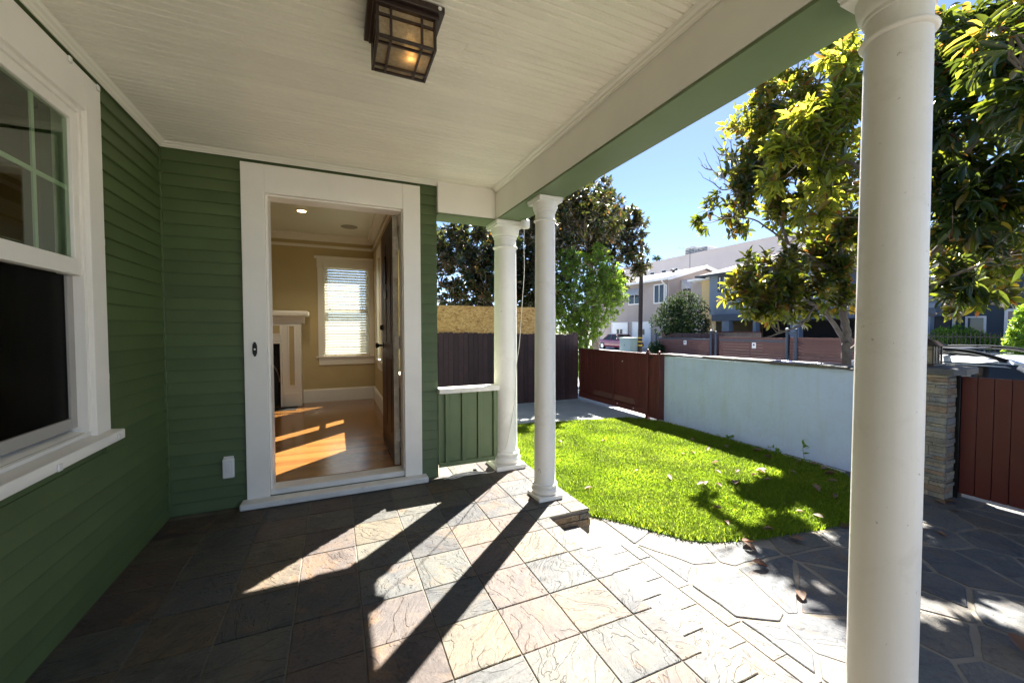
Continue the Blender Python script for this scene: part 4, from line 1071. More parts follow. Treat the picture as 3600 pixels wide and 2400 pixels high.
def make_tree(root, blobs, ntips, L, per, wr, droop, m, seed, tint_fn, limbs, nsingle=300, twig_r=0.004, shell=0.55, spread=1.0, keep_in=None, twigs=True, upb=0.25, gaps=False):
    R = np.random.default_rng(seed)
    B = np.array(blobs); wgt = B[:,3]**2.3; wgt /= wgt.sum()
    which = R.choice(len(B), ntips, p=wgt)
    v = norm(R.normal(size=(ntips,3))); rad = R.random(ntips)**shell
    tips = B[which,:3]+v*B[which,3:4]*rad[:,None]
    # clumping: push the tips towards a set of random clump centres so gaps open up
    nc = max(6, ntips//14); cen = tips[R.choice(ntips, nc)]
    for i in range(0, ntips, 4000):
        D = np.linalg.norm(tips[i:i+4000,None]-cen[None],axis=2); j = D.argmin(1)
        tips[i:i+4000] += (cen[j]-tips[i:i+4000])*0.22
    gx, gy = tips[:,0]-0.639*(tips[:,2]+.18), tips[:,1]-0.589*(tips[:,2]+.18)
    if gaps:  # crown thinned along the sun path to shape shade on path and lawn
        nz = np.sin(6.3*gx+1.3)+np.sin(5.1*gy+2.1*gx)+np.sin(9.1*gx-7.3*gy+.5)
        kk = (nz < 0.65) & ~((gx < 5.25) & (gx > 3.0) & (gy > -0.9) & (gy < 2)); tips, v = tips[kk], v[kk]; ntips = len(tips)
    if keep_in is not None: k = keep_in(tips); tips, v = tips[k], v[k]; ntips = len(tips)
    ax = norm(v*0.8+R.normal(size=(ntips,3))*0.5+np.array([0,0,upb]))
    n = ntips*per
    idx = np.repeat(np.arange(ntips), per)
    ph = (np.tile(np.arange(per), ntips)*2.39996+np.repeat(R.random(ntips)*6.28, per))
    a = ax[idx]; e1 = norm(np.cross(a, np.array([0.3,0.2,0.9]))); e2 = np.cross(a, e1)
    tilt = R.uniform(0.55,1.25,n)*spread
    d = a*np.cos(tilt)[:,None]+(e1*np.cos(ph)[:,None]+e2*np.sin(ph)[:,None])*np.sin(tilt)[:,None]
    d = norm(d+np.array([0,0,-droop])*R.uniform(0.4,1.4,n)[:,None])
    Ls = L*R.uniform(0.6,1.2,n)
    P = tips[idx]-a*(R.random(n)*L*0.55)[:,None]+d*0.01
    nn = norm(a*0.8+np.array([0,0,0.6])+R.normal(size=(n,3))*0.35)
    W = wr*R.uniform(0.8,1.2,n)
    tint = tint_fn(R, P, n, idx)
    o3 = np.array(root.location)
    dist = np.linalg.norm(P-np.array(CAM),axis=1)
    fwv = np.array(fw); rel = P-np.array(CAM); z = rel@fwv
    ux = (rel@np.array(rt))/np.maximum(z,.01); uy = (rel@np.array(up))/np.maximum(z,.01)
    view = (z > 0.3) & (abs(ux) < 1.28) & (abs(uy) < 0.86) & ((ux < 0.86) | (ux > 1.03))
    score = np.where(view, Ls/dist, 0)
    single = np.zeros(n, bool)
    if nsingle: single[np.argsort(-score)[:nsingle]] = True
    k = ~single
    V = leaf_mesh_data(P[k]-o3, d[k], nn[k], Ls[k], W[k])
    i0 = np.arange(k.sum())*NL
    o = raw_mesh('foliage', V.reshape(-1,3), (i0[:,None,None]+LF4).reshape(-1,4), np.repeat(tint[k],NL), m, root, (i0[:,None,None]+LF3).reshape(-1,3))
    o['kind'] = 'stuff'
    if nsingle:
        variants = []
        for q in range(8):
            tv = (q+0.5)/8
            me = None
            V1 = LT*np.array([wr,1,1]); 
            ob = raw_mesh('leaf', V1, LF4, np.full(NL, tv), m, root, LF3); variants.append(ob.data); bpy.data.objects.remove(ob)
        s, n2 = leaf_frames(d, nn)
        for i in np.nonzero(single)[0]:
            lo = bpy.data.objects.new('leaf', variants[min(7,int(tint[i]*8))]); link(lo, root)
            Mx = Matrix(((s[i,0]*Ls[i],d[i,0]*Ls[i],n2[i,0]*Ls[i],P[i,0]-o3[0]),(s[i,1]*Ls[i],d[i,1]*Ls[i],n2[i,1]*Ls[i],P[i,1]-o3[1]),(s[i,2]*Ls[i],d[i,2]*Ls[i],n2[i,2]*Ls[i],P[i,2]-o3[2]),(0,0,0,1)))
            lo.matrix_basis = Mx
    # limbs and twigs
    samples = []
    tb = MB()
    for pts, r0, r1 in limbs:
        sp = smooth_path(pts, 7); nn_ = len(sp)
        sp = [p+Vector((rnd.uniform(-1,1),rnd.uniform(-1,1),rnd.uniform(-.5,.5)))*min(r0*0.22,0.012) for p in sp]
        tb.tube(sp, [r0+(r1-r0)*i/(nn_-1) for i in range(nn_)], 9)
        samples += [np.array(p) for p in sp]
    tb.build('trunk', TRUNK, root)
    if twigs:
        S = np.array(samples); tw = MB()
        hub = tips[R.choice(ntips, max(4, ntips//9))]
        for h in hub:
            j = np.linalg.norm(S-h,axis=1)+np.maximum(0,S[:,2]-h[2])*0.6; q = S[j.argmin()]
            mid = (h+q)/2+np.array([0,0,-0.05])*np.linalg.norm(h-q)+R.normal(size=3)*0.04
            tw.tube([q,mid,h],[twig_r*3.2,twig_r*2.2,twig_r*1.3],4)
        HS = np.concatenate([hub, S])
        for t_ in tips[::1]:
            j = np.linalg.norm(HS-t_,axis=1); j = np.where(j < 0.02, 9, j); q = HS[j.argmin()]
            if np.linalg.norm(q-t_) < 1.5:
                mid = (t_+q)/2+R.normal(size=3)*0.02
                tw.tube([q,mid,t_],[twig_r*1.4,twig_r*1.1,twig_r*0.7],3)
        to = tw.build('twigs', TWIG, root); to['kind'] = 'stuff'
    return tips
def mag_tint(R,P,n,idx):
    t = np.clip(R.normal(0.42,0.2,n)+0.15*np.sin(P[:,0]*2.1+P[:,2]*1.7),0.02,0.86)
    br = R.random(n) < 0.075; return np.where(br, R.uniform(0.9,1.0,n), t)
def dark_tint(R,P,n,idx):
    t = np.clip(R.normal(0.38,0.2,n),0.02,0.88); return np.where(R.random(n) < 0.03, R.uniform(0.93,1.0,n), t)
def long_tint(R,P,n,idx):
    young = np.clip((P[:,1]+1.35)*0.6,-.22,0.42)
    t = np.clip(R.normal(0.36,0.16,n)+young,0.02,0.9); return np.where(R.random(n) < 0.075, R.uniform(0.93,1.0,n), t)
def plain_tint(R,P,n,idx): return np.clip(R.normal(0.45,0.22,n)+0.1*np.sin(P[:,0]*3+P[:,2]*4),0,1)

mg = thing('magnolia_tree', 'magnolia tree with glossy leaves and bare twigs rising behind the stucco wall', 'tree', (6.84,-0.53,-0.42))
MAG = [(6.41,0.26,4.04,0.62),(6.08,0.37,3.04,0.5),(5.8,0.48,2.71,0.34),(5.83,0.48,3.09,0.22),(7.07,-0.01,4.59,0.68),(7.27,-0.03,3.52,0.84),(6.78,0.06,2.95,0.5),(7.19,-0.24,2.62,0.64),(6.09,-0.11,1.95,0.46),(6.39,-0.24,1.76,0.47),(5.67,-0.04,1.62,0.29),(5.55,0.02,1.83,0.19),(5.94,-0.16,1.56,0.30),(6.85,-0.33,2.02,0.50),(6.79,-0.4,2.33,0.33),(6.74,-0.52,1.53,0.2),(7.24,-1.28,1.63,0.22),(7.33,-1.43,1.57,0.19),(7.46,-1.6,1.61,0.21),(7.62,-1.21,2.04,0.45),(8.01,-1.5,2.02,0.44),(8.15,-1.21,2.7,0.63),(6.75,0.18,4.28,0.5),(6.5,0.22,3.55,0.45),(6.2,0.3,3.45,0.34),(6.45,-0.2,1.95,0.4),(6.0,-0.08,1.72,0.34),(5.62,0.0,1.72,0.22)]
limbs = [([(6.86,-0.53,-0.45),(6.84,-0.53,0.84),(6.83,-0.52,1.19),(6.80,-0.49,1.56),(6.77,-0.46,1.89),(6.88,-0.42,2.33),(7.02,-0.28,3.05),(7.11,-0.05,3.95),(7.1,0,4.6)],0.055,0.015),
         ([(6.83,-0.51,1.10),(6.57,-0.44,1.44),(6.33,-0.33,1.62),(6.04,-0.2,1.78),(5.79,-0.09,1.75)],0.030,0.008),
         ([(6.78,-0.46,1.89),(6.7,-0.26,2.13),(6.56,0.03,2.4),(6.25,0.30,2.75),(5.85,0.45,2.75)],0.022,0.006),
         ([(6.56,0.03,2.4),(6.5,0.2,3.0),(6.42,0.26,3.6),(6.35,0.3,4.2)],0.02,0.006),
         ([(6.42,-0.38,1.54),(6.17,-0.38,1.32),(5.93,-0.28,1.22),(5.76,-0.21,1.16)],0.014,0.006),
         ([(6.86,-0.50,0.95),(7.3,-0.9,1.5),(7.6,-1.2,2.1),(8.0,-1.3,2.7)],0.028,0.008),
         ([(6.95,-0.4,2.5),(7.4,-0.5,3.0),(7.7,-0.4,3.8)],0.03,0.008)]
make_tree(mg, MAG, 2700, 0.122, 9, 0.40, 0.12, MAGLEAF, 3, mag_tint, limbs, 300, 0.0032, shell=0.5, gaps=True)
tw = MB()
for pts in ([(6.25,0.30,3.02),(6.03,0.4,3.19),(5.88,0.47,3.30),(5.74,0.54,3.42),(5.66,0.57,3.56)],[(6.19,0.33,3.15),(6.06,0.40,3.46),(5.93,0.46,3.62),(5.81,0.52,3.80)],[(6.03,0.4,3.19),(5.90,0.50,3.16),(5.73,0.52,3.24),(5.60,0.56,3.30)],[(6.06,0.40,3.46),(6.0,0.45,3.68),(5.98,0.45,3.86)],[(5.93,0.46,3.62),(5.80,0.48,3.61),(5.70,0.50,3.70)],[(5.88,0.47,3.30),(5.84,0.49,3.46),(5.80,0.5,3.60)],[(5.74,0.54,3.42),(5.64,0.55,3.42),(5.56,0.57,3.47)],[(6.12,0.36,3.3),(6.05,0.42,3.62),(6.07,0.42,3.78)]):
    sp = smooth_path(pts,4); tw.tube(sp,[0.011-0.008*i/(len(sp)-1) for i in range(len(sp))],5)
    for i in range(3,len(sp),3):
        e = sp[i]+Vector((rnd.uniform(-.13,.05),rnd.uniform(-.04,.06),rnd.uniform(.02,.14))); tw.tube([sp[i],(sp[i]+e)/2+Vector((0,0,.015)),e],[0.004,0.003,0.002],4)
tw.build('bare_twigs', paint('dead_twig',(0.26,0.24,0.23),0.8,0.2,12,0.1), mg)['kind']='stuff'
lt = thing('broadleaf_tree', 'leafy tree with long drooping yellow green leaves reaching over the path beside the near column', 'tree', (6.24,-1.2,-0.3))
LONG = [(5.77,-0.58,3.09,0.41),(5.55,-0.48,3.31,0.19),(5.84,-0.71,3.4,0.45),(6.06,-0.79,3.82,0.35),(6.11,-0.8,4.29,0.26),(5.91,-0.77,2.74,0.36),(6.04,-1.66,3.73,0.46),(5.92,-1.97,3.03,0.52),(6.1,-1.72,2.89,0.5),(6.13,-1.97,2.36,0.47),(6.19,-1.67,2.27,0.47),(5.9,-2.05,3.51,0.44),(6.4,-1.88,1.86,0.36),(6.29,-1.62,1.81,0.32),(5.2,-2.35,2.75,0.30),(5.0,-2.25,3.2,0.30)]
limbs = [([(6.24,-1.2,-0.3),(6.24,-1.2,0.62),(6.26,-1.18,1.51),(6.23,-1.14,2.41),(6.31,-1.14,3.52),(6.2,-1.1,4.2)],0.07,0.015),
         ([(6.26,-1.14,2.5),(6.06,-0.93,3.0),(5.86,-0.62,3.25)],0.03,0.008),([(6.25,-1.16,2.0),(6.16,-1.53,2.55),(6.05,-1.9,3.0),(5.5,-2.2,3.2),(5.0,-2.25,3.2)],0.035,0.007),
         ([(6.25,-1.17,1.6),(6.26,-1.59,2.1),(6.17,-1.97,2.5)],0.03,0.008),([(6.25,-1.18,1.4),(6.32,-1.6,1.75),(6.4,-1.9,1.9)],0.02,0.006)]
make_tree(lt, LONG, 1400, 0.158, 9, 0.27, 0.55, LONGLEAF, 5, long_tint, limbs, 300, 0.0032, shell=0.5, gaps=True)
t1 = thing('magnolia_tree', 'dark dense tree standing behind the board fence, seen beside the house corner', 'tree', (4.8,6.0,-0.2))
DK1 = [(3.55,6.08,3.32,0.73),(4.12,5.82,2.9,1.15),(3.67,5.78,2.25,0.82),(4.97,5.67,3.04,1.18),(4.65,5.45,2.06,0.93),(5.95,5.69,3.45,1.22),(5.54,5.39,2.29,0.96),(4.29,5.99,3.58,0.85),(6.06,5.89,4.4,0.68),(2.9,6.2,2.9,1.0)]
make_tree(t1, DK1, 1900, 0.15, 9, 0.40, 0.15, DARKLEAF, 8, dark_tint, [([(4.8,6.0,-0.2),(4.8,5.95,1.2),(4.9,5.9,2.4),(5.2,5.8,3.6)],0.14,0.04),([(4.85,5.95,1.5),(4.2,5.9,2.4),(3.7,5.9,3.0)],0.07,0.02),([(4.9,5.9,2.0),(5.6,5.7,2.8),(6.1,5.8,3.9)],0.07,0.02)], 300, 0.005, shell=0.42)
t2 = thing('magnolia_tree', 'tall dark magnolia with ragged branches against the sky beyond the driveway gate', 'tree', (8.0,6.3,-0.42))
DK2 = [(7.5,6.47,4.6,1.07),(8.2,6.28,5.07,0.63),(8.23,6.02,4.07,0.9),(8.69,5.83,4.44,0.5),(8.67,5.69,3.31,0.62),(8.96,5.59,4.11,0.35),(8.88,5.48,3.04,0.36),(7.77,6.2,3.45,0.87),(8.38,5.8,2.69,0.5),(7.45,6.85,5.59,0.77),(6.7,6.9,4.3,0.9),(6.6,4.75,4.1,0.7),(7.35,4.9,3.9,0.5),(5.9,4.75,4.3,0.75)]
make_tree(t2, DK2, 1600, 0.145, 9, 0.40, 0.1, DARKLEAF, 9, dark_tint, [([(8.0,6.3,-0.42),(7.95,6.3,1.2),(7.85,6.3,2.6),(7.7,6.4,3.9),(7.55,6.6,5.2)],0.13,0.03),([(7.9,6.3,2.2),(8.4,6.0,3.1),(8.8,5.7,3.9),(9.0,5.6,4.2)],0.05,0.012),([(7.8,6.3,3.0),(8.15,6.2,4.0),(8.25,6.2,4.9)],0.05,0.015)], 300, 0.005, shell=0.5)
sh = thing('shrub', 'bright green feathery shrub towering over the corner of the board fence and the driveway gate', 'shrub', (6.6,4.75,-0.2))
SHR = [(6.21,4.21,1.82,0.77),(5.81,4.4,2.31,0.52),(6.56,3.97,2.39,0.47),(6.47,4.02,2.92,0.24),(6.44,4.04,3.15,0.12),(5.99,4.34,2.8,0.33),(6.73,3.87,1.9,0.35),(6.2,4.1,1.37,0.42),(6.01,4.17,1.18,0.42),(5.76,4.51,1.52,0.5),(6.76,3.76,2.23,0.21),(6.8,3.74,2.45,0.1),(5.87,4.5,2.91,0.25),(6.0,4.3,0.7,0.42),(6.0,4.3,0.3,0.35)]
SHR = [(x+0.18,y+0.28,z+0.02,r*1.08) for x,y,z,r in SHR]
make_tree(sh, SHR, 3800, 0.064, 9, 0.33, -0.5, SHRUBLEAF, 10, plain_tint, [([(6.6,4.75,-0.2),(6.6,4.75,0.8),(6.6,4.78,1.8),(6.8,4.6,2.9)],0.06,0.015),([(6.6,4.75,0.5),(6.3,4.9,1.6),(6.3,4.95,2.7)],0.04,0.01)], 300, 0.0025, shell=0.45, spread=0.85, upb=0.9)

# ------------------------------------------------------------------ fallen leaves, weeds
def curled_leaf(name, x, y, z, L, a, tint, label, group, curl):
    T = LT.copy(); T[:,2] = 0.02+np.abs(T[:,0])**1.3*0.35+0.10*T[:,1]**2; T[:,0] *= 0.72
    T = T*np.array([rnd.uniform(.6,1.0),1,curl]); ca, sa = math.cos(a), math.sin(a)
    V = np.stack([T[:,0]*ca-T[:,1]*sa, T[:,0]*sa+T[:,1]*ca, T[:,2]],1)*L
    o = raw_mesh(name, V, LF4, np.full(NL,tint), DRYLEAF, None, LF3); o.location = (x,y,z); o.rotation_euler=(rnd.uniform(-.2,.2),rnd.uniform(-.2,.2),0)
    tag(o, label, 'fallen leaf', group)
LL = [(3.609,.889,.8),(4.143,.735,.2),(4.228,.558,.1),(5.132,.292,.7),(4.632,-.086,.9),(4.75,-.11,.8),(4.968,-.091,.3),(4.64,-.421,.9),(4.434,-.859,.02),(4.638,-.705,.5),(4.702,-.81,.8),(4.864,-.749,.85),(4.867,-.85,.5),(4.702,-.939,.5),(3.751,-.275,.4),(3.909,-.594,.7),(4.031,-.773,.9),(4.087,-.809,.8),(4.186,-.903,.3),(3.772,-1.155,.6),(4.474,-.666,.2),(3.617,-1.416,.3),(3.787,-1.55,.4),(4.36,-1.63,.3),(4.852,-1.33,.4),(4.833,-1.45,.3),(5.135,-.978,.7),(5.493,-.737,.6),(5.556,-.864,.5),(5.36,-1.091,.3),(5.29,-.112,.5),(3.043,-.44,.3),(4.335,-1.50,.5),(5.4,-.55,.4),(5.5,-1.0,.6),(5.2,-1.2,.5),(5.45,-.3,.3)]
for x,y,t in LL:
    if t == .02: curled_leaf('fallen_leaf',x,y,-0.138,0.13,2.2,t,'dark red brown fallen leaf lying alone in the sunlit middle of the lawn',None,1.2)
    elif x > 4.8: curled_leaf('fallen_leaf',x,y,-0.140,rnd.uniform(.06,.10),rnd.uniform(0,6.28),t,('pale tan' if t > .45 else 'brown')+' dry leaf fallen on the lawn along the foot of the stucco wall',('pale' if t > .45 else 'brown')+' dry leaves by the wall',rnd.uniform(1.0,2.6))
    else: curled_leaf('fallen_leaf',x,y,-0.140,rnd.uniform(.045,.085),rnd.uniform(0,6.28),t,('pale tan' if t > .45 else 'dark brown')+' curled leaf scattered on the sunlit part of the lawn',('pale' if t > .45 else 'dark')+' dry leaves on the lawn',rnd.uniform(1.0,2.6))
for x,y,t in [(3.514,-1.698,.2),(3.428,-1.832,.1),(4.4,-1.72,.15),(3.615,-1.60,.1),(3.892,-1.66,.2),(5.653,-1.80,.3),(5.60,-1.853,.5),(5.55,-1.9,.1),(4.2,-2.2,.2),(4.9,-2.1,.3),(3.3,-2.1,.15)]:
    curled_leaf('fallen_leaf',x,y,-0.172,rnd.uniform(.07,.12),rnd.uniform(0,6.28),t,'brown curled leaf fallen on the flagstone path','dry leaves on the path',rnd.uniform(.8,1.8))
curled_leaf('fallen_leaf',3.80,-2.74,-0.168,0.115,-0.7,0.15,'large rust brown leaf on the flagstones at the right edge near the column foot',None,1.8)
for i,(x,y,h,lab) in enumerate([(5.70,-0.72,0.26,'tall thin weed growing at the foot of the stucco wall near the column'),(5.68,-0.45,0.12,'low broad leaved weed at the foot of the stucco wall'),(5.69,0.18,0.10,'small weed at the foot of the stucco wall nearest the driveway')]):
    wd = thing('weed', lab, 'weed', (x,y,-0.19))
    b = MB(); b.tube([(x,y,-0.19),(x-0.02,y+0.01,-0.19+h*0.6),(x-0.035,y+0.0,-0.19+h)],[0.003,0.002,0.001],4)
    b.build('stem', SHRUBLEAF, wd)
    R = np.random.default_rng(40+i); n=14 if i==0 else 18
    tt = R.random(n); P = np.stack([x-0.03*tt,y+R.normal(0,0.012 if i==0 else 0.05,n),-0.18+h*tt*(1 if i==0 else .7)],1)
    d = norm(R.normal(size=(n,3))+np.array([0,0,.3])); nn = norm(R.normal(size=(n,3))*.4+np.array([0,0,1]))
    V = leaf_mesh_data(P-np.array(wd.location), d, nn, R.uniform(.04,.075,n), np.full(n,.45)); i0=np.arange(n)*NL
    o = raw_mesh('weed_leaves', V.reshape(-1,3),(i0[:,None,None]+LF4).reshape(-1,4),np.repeat(R.random(n)*.5,NL),SHRUBLEAF,wd,(i0[:,None,None]+LF3).reshape(-1,3)); o['kind']='stuff'

# ------------------------------------------------------------------ across the street
BLUEW = paint('slate_blue_stucco',(0.18,0.225,0.285),0.85,0.06,1.5,0.2,40)
GREYW = paint('taupe_stucco',(0.36,0.31,0.29),0.85,0.05,1.5,0.2,40)
PALEW = paint('pale_lilac_stucco',(0.52,0.47,0.47),0.85,0.04,0.6,0.15,20)
YELLW = paint('yellow_stucco',(0.58,0.43,0.22),0.85,0.05,1.5,0.2,40)
NAVYW = paint('navy_stucco',(0.03,0.045,0.065),0.85,0.08,1.5,0.2,40)
DARKTRIM = flat('dark_trim',(0.035,0.05,0.075),0.6); BWHITE = paint('bright_white_paint',(0.78,0.78,0.78),0.5,0.04,3,0)
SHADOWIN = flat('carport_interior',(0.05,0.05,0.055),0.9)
def window(parent, axis, c, u0, u1, z0, z1, frame, f=0.07, mull=1, s=-1, rail=None):
    # window on a wall plane at c facing s along axis: frame, glass, mullions
    b = MB(); d0, d1 = (c+s*0.06, c-s*0.05)
    def bx(m, p0, p1, q0, q1, e0=d0, e1=d1):
        if axis == 0: m.box(e0,e1,p0,p1,q0,q1)
        else: m.box(p0,p1,e0,e1,q0,q1)
    bx(b,u0-f,u0,z0-f,z1+f); bx(b,u1,u1+f,z0-f,z1+f); bx(b,u0,u1,z0-f,z0); bx(b,u0,u1,z1,z1+f)
    w = b.build('window', frame, parent)
    g = MB(); bx(g,u0,u1,z0,z1,c+s*0.012,c+s*0.004); g.build('pane', FARGLASS, w)
    for i in range(mull):
        m = MB(); u = u0+(u1-u0)*(i+1)/(mull+1); bx(m,u-0.03,u+0.03,z0,z1,c+s*0.05,c+s*0.013); m.build('mullion', frame, w)
    if rail:
        m = MB(); zz = z0+(z1-z0)*rail; bx(m,u0,u1,zz-0.03,zz+0.03,c+s*0.052,c+s*0.0135); m.build('rail', frame, w)
    return w
bh = thing('blue_house', 'slate blue two storey house with dark carports across the street', 'house', (25.7,12,-0.48))
MB().box(25.7,34,5.5,17.3,2.27,5.04).build('upper_storey', BLUEW, bh)
b = MB(); b.box(25.45,34,5.3,16.9,1.82,2.265); b.build('carport_beam', paint('dark_blue_beam',(0.075,0.10,0.14),0.8,0.06,2,0), bh)
MB().box(25.40,25.448,5.3,13.9,2.20,2.40).build('fascia_strip', BLUEW, bh)
for y0,y1 in ((15.55,16.1),(13.65,13.85),(11.05,11.55),(8.0,8.3),(5.5,5.9)): MB().box(25.5,25.9,y0,y1,-0.48,1.815).build('carport_post', BLUEW, bh)
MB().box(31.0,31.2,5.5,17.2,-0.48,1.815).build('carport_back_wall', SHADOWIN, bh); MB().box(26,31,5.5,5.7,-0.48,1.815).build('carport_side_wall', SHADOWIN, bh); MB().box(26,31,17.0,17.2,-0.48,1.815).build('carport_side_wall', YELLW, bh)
MB().add([(25.0,4.9,5.06),(25.0,17.9,5.06),(34.7,17.9,5.06),(34.7,4.9,5.06),(29.5,9.5,6.75),(29.5,13.3,6.75)],[(0,1,2,3),(0,4,5,1),(1,5,2),(2,5,4,3),(3,4,0)]).build('roof', ROOFM, bh)
MB().box(24.95,25.0,4.85,17.95,4.96,5.075).build('gutter', DARKTRIM, bh); MB().box(24.95,34.6,17.9,17.95,4.96,5.07).build('gutter', DARKTRIM, bh)
window(bh,0,25.7,15.55,16.45,3.98,4.85,DARKTRIM,0.14); 
b=MB(); b.box(25.62,25.66,16.02,16.08,3.98,4.85); b.box(25.62,25.66,15.55,16.45,4.38,4.44); b.box(25.62,25.66,16.38,16.45,3.98,4.85); b.box(25.62,25.66,15.55,15.62,3.98,4.85); b.build('sash', BWHITE, bh)
window(bh,0,25.7,12.2,13.2,3.7,4.85,DARKTRIM,0.14); window(bh,0,25.7,8.6,9.8,3.7,4.85,DARKTRIM,0.14)
yh = thing('yellow_house', 'narrow strip of a yellow stucco house between the taupe and the blue houses', 'house', (26.6,18.3,-0.48))
MB().box(26.6,34,17.45,18.75,2.0,4.9).build('upper_wall', YELLW, yh); MB().box(27.3,34,16.9,20.4,-0.48,1.995).build('lower_wall', YELLW, yh)
MB().box(26.0,34,17.46,19.6,4.905,5.06).build('flat_roof', BWHITE, yh); MB().box(26.95,34,18.755,20.1,-0.48,4.9).build('side_wall', GREYW, yh)
window(yh,0,27.3,17.4,18.2,0.6,1.6,BWHITE)
gh = thing('taupe_house', 'taupe two storey house with white garage doors and metal awnings', 'house', (26.6,26,-0.48))
XG0, XG1, YG0, YG1, ZE, ZRG = 26.6, 34.2, 22.0, 31.5, 5.55, 6.65
MB().prism([(XG0,-0.48),(XG1,-0.48),(XG1,ZE),((XG0+XG1)/2,ZRG-0.12),(XG0,ZE)],1,YG0,YG1).build('walls', GREYW, gh)
mx_ = (XG0+XG1)/2
MB().prism([(XG0-0.55,ZE-0.14),(mx_,ZRG-0.02),(XG1+0.55,ZE-0.14),(XG1+0.55,ZE-0.02),(mx_,ZRG+0.1),(XG0-0.55,ZE-0.02)],1,YG0-0.45,YG1+0.4).build('roof', paint('light_shingle',(0.11,0.105,0.10),0.9,0.2,8,0.3,30), gh)
MB().prism([(XG0-0.6,ZE-0.30),(mx_,ZRG-0.18),(mx_,ZRG+0.12),(XG0-0.6,ZE+0.0)],1,YG0-0.5,YG0-0.452).build('barge_board', BWHITE, gh)
MB().prism([(XG1+0.6,ZE-0.30),(mx_,ZRG-0.18),(mx_,ZRG+0.12),(XG1+0.6,ZE+0.0)],1,YG0-0.5,YG0-0.452).build('barge_board', BWHITE, gh)
MB().box(XG0-0.66,XG0-0.56,YG0-0.45,YG1+0.4,ZE-0.22,ZE-0.05).build('gutter', BWHITE, gh)
MB().tube([(XG0-0.6,YG0+0.25,ZE-0.2),(XG0-0.5,YG0+0.25,ZE-0.35),(XG0-0.08,YG0+0.25,ZE-0.6),(XG0-0.08,YG0+0.25,-0.3)],0.055,8).build('downpipe', BWHITE, gh)
window(gh,0,XG0,25.5,26.95,3.62,4.6,BWHITE,0.08); window(gh,0,XG0,22.55,23.65,3.55,5.05,BWHITE,0.08)
AWN = paint('awning_metal',(0.55,0.56,0.58),0.5,0.06,4,0)
def awning(pts_top, pts_bot, ribs):
    a = MB().add([*pts_top, *pts_bot[::-1]],[(0,1,2,3)]).build('awning', AWN, gh)
    t0,t1 = Vector(pts_top[0]),Vector(pts_top[1]); b0,b1 = Vector(pts_bot[0]),Vector(pts_bot[1])
    for i in range(ribs+1):
        t=i/ribs; MB().tube([t0.lerp(t1,t),b0.lerp(b1,t)],0.03,6).build('awning_rib', AWN, a)
    MB().add([pts_top[0],pts_bot[0],(pts_top[0][0],pts_top[0][1],pts_bot[0][2])] if False else [pts_top[0],pts_bot[0],(t0.x,t0.y,b0.z)],[(0,1,2)]).build('awning_side', AWN, a)
    MB().add([pts_top[1],pts_bot[1],(t1.x,t1.y,b1.z)],[(0,1,2)]).build('awning_side', AWN, a)
awning([(XG0-0.05,25.35,5.0),(XG0-0.05,27.1,5.0)],[(XG0-0.75,25.35,4.35),(XG0-0.75,27.1,4.35)],9)
awning([(27.9,YG0-0.05,5.42),(29.35,YG0-0.05,5.42)],[(27.9,YG0-0.85,4.62),(29.35,YG0-0.85,4.62)],9)
window(gh,1,YG0,28.1,29.1,3.5,4.9,BWHITE,0.08)
for y0,y1 in ((27.15,29.45),(24.1,26.4)):
    g = MB().box(XG0-0.04,XG0+0.02,y0,y1,-0.46,1.85).build('garage_door', BWHITE, gh)
    for k in range(5): MB().box(XG0-0.055,XG0-0.0405,y0+0.06,y1-0.06,-0.42+k*0.45,-0.42+k*0.45+0.42).build('door_plank', BWHITE, g)
    b=MB(); b.box(XG0-0.08,XG0-0.03,y0-0.07,y0,-0.46,1.93); b.box(XG0-0.08,XG0-0.03,y1,y1+0.07,-0.46,1.93); b.box(XG0-0.08,XG0-0.03,y0,y1,1.855,1.93); b.build('door_frame', BWHITE, g)
    for yy in ((y0+y1)/2-0.42,(y0+y1)/2+0.06): MB().box(XG0-0.07,XG0-0.056,yy,yy+0.36,0.75,1.25).build('pane', FARGLASS, g)
pb_ = thing('apartment_block', 'large pale flat roofed building behind the taupe house', 'building', (47.8,45,-0.5))
MB().box(47.8,62,22,62,-0.5,11.9).build('walls', PALEW, pb_); MB().box(47.7,62.1,21.9,62.1,11.9,12.02).build('parapet_cap', PALEW, pb_)
for y0 in (49.0,46.2,43.7,41.4): window(pb_,0,47.8,y0,y0+0.9,9.9,10.35,BWHITE,0.06,0)
for i,(y0,y1,z1,lab) in enumerate(((39.6,41.4,13.3,'tall grey rooftop air conditioner on the pale building'),(37.4,39.2,12.9,'lower grey rooftop air conditioner on the pale building'))):
    ac = thing('rooftop_unit', lab, 'air conditioner', (50,(y0+y1)/2,12.02))
    MB().box(49.2,50.8,y0,y1,12.03,z1).build('casing', paint('galvanised',(0.42,0.45,0.46),0.5,0.1,3,0), ac)
    MB().box(49.1,50.9,y0-0.06,y1+0.06,z1,z1+0.09).build('lid', AWN, ac)
    for k in range(4): MB().box(49.16,49.199,y0+0.1,y1-0.1,12.2+k*0.22,12.3+k*0.22).build('louvre', DARKTRIM, ac)
an = thing('tv_antenna', 'old television antenna on a thin mast above the taupe house roof', 'antenna', (30.4,23.35,6.7))
MB().tube([(30.4,23.35,6.6),(30.4,23.35,8.55)],0.025,6).build('mast', DARKTRIM, an)
MB().tube([(29.6,23.9,8.60),(31.3,22.7,8.38)],0.02,6).build('boom', DARKTRIM, an)
for t in (0.0,0.2,0.4,0.6,0.8,1.0):
    p = Vector((29.6,23.9,8.60)).lerp(Vector((31.3,22.7,8.38)),t); e=Vector((0.5,0.7,0.0)).normalized()*(0.25+0.3*abs(t-.3))
    MB().tube([p-e,p+e],0.010,5).build('element', DARKTRIM, an)
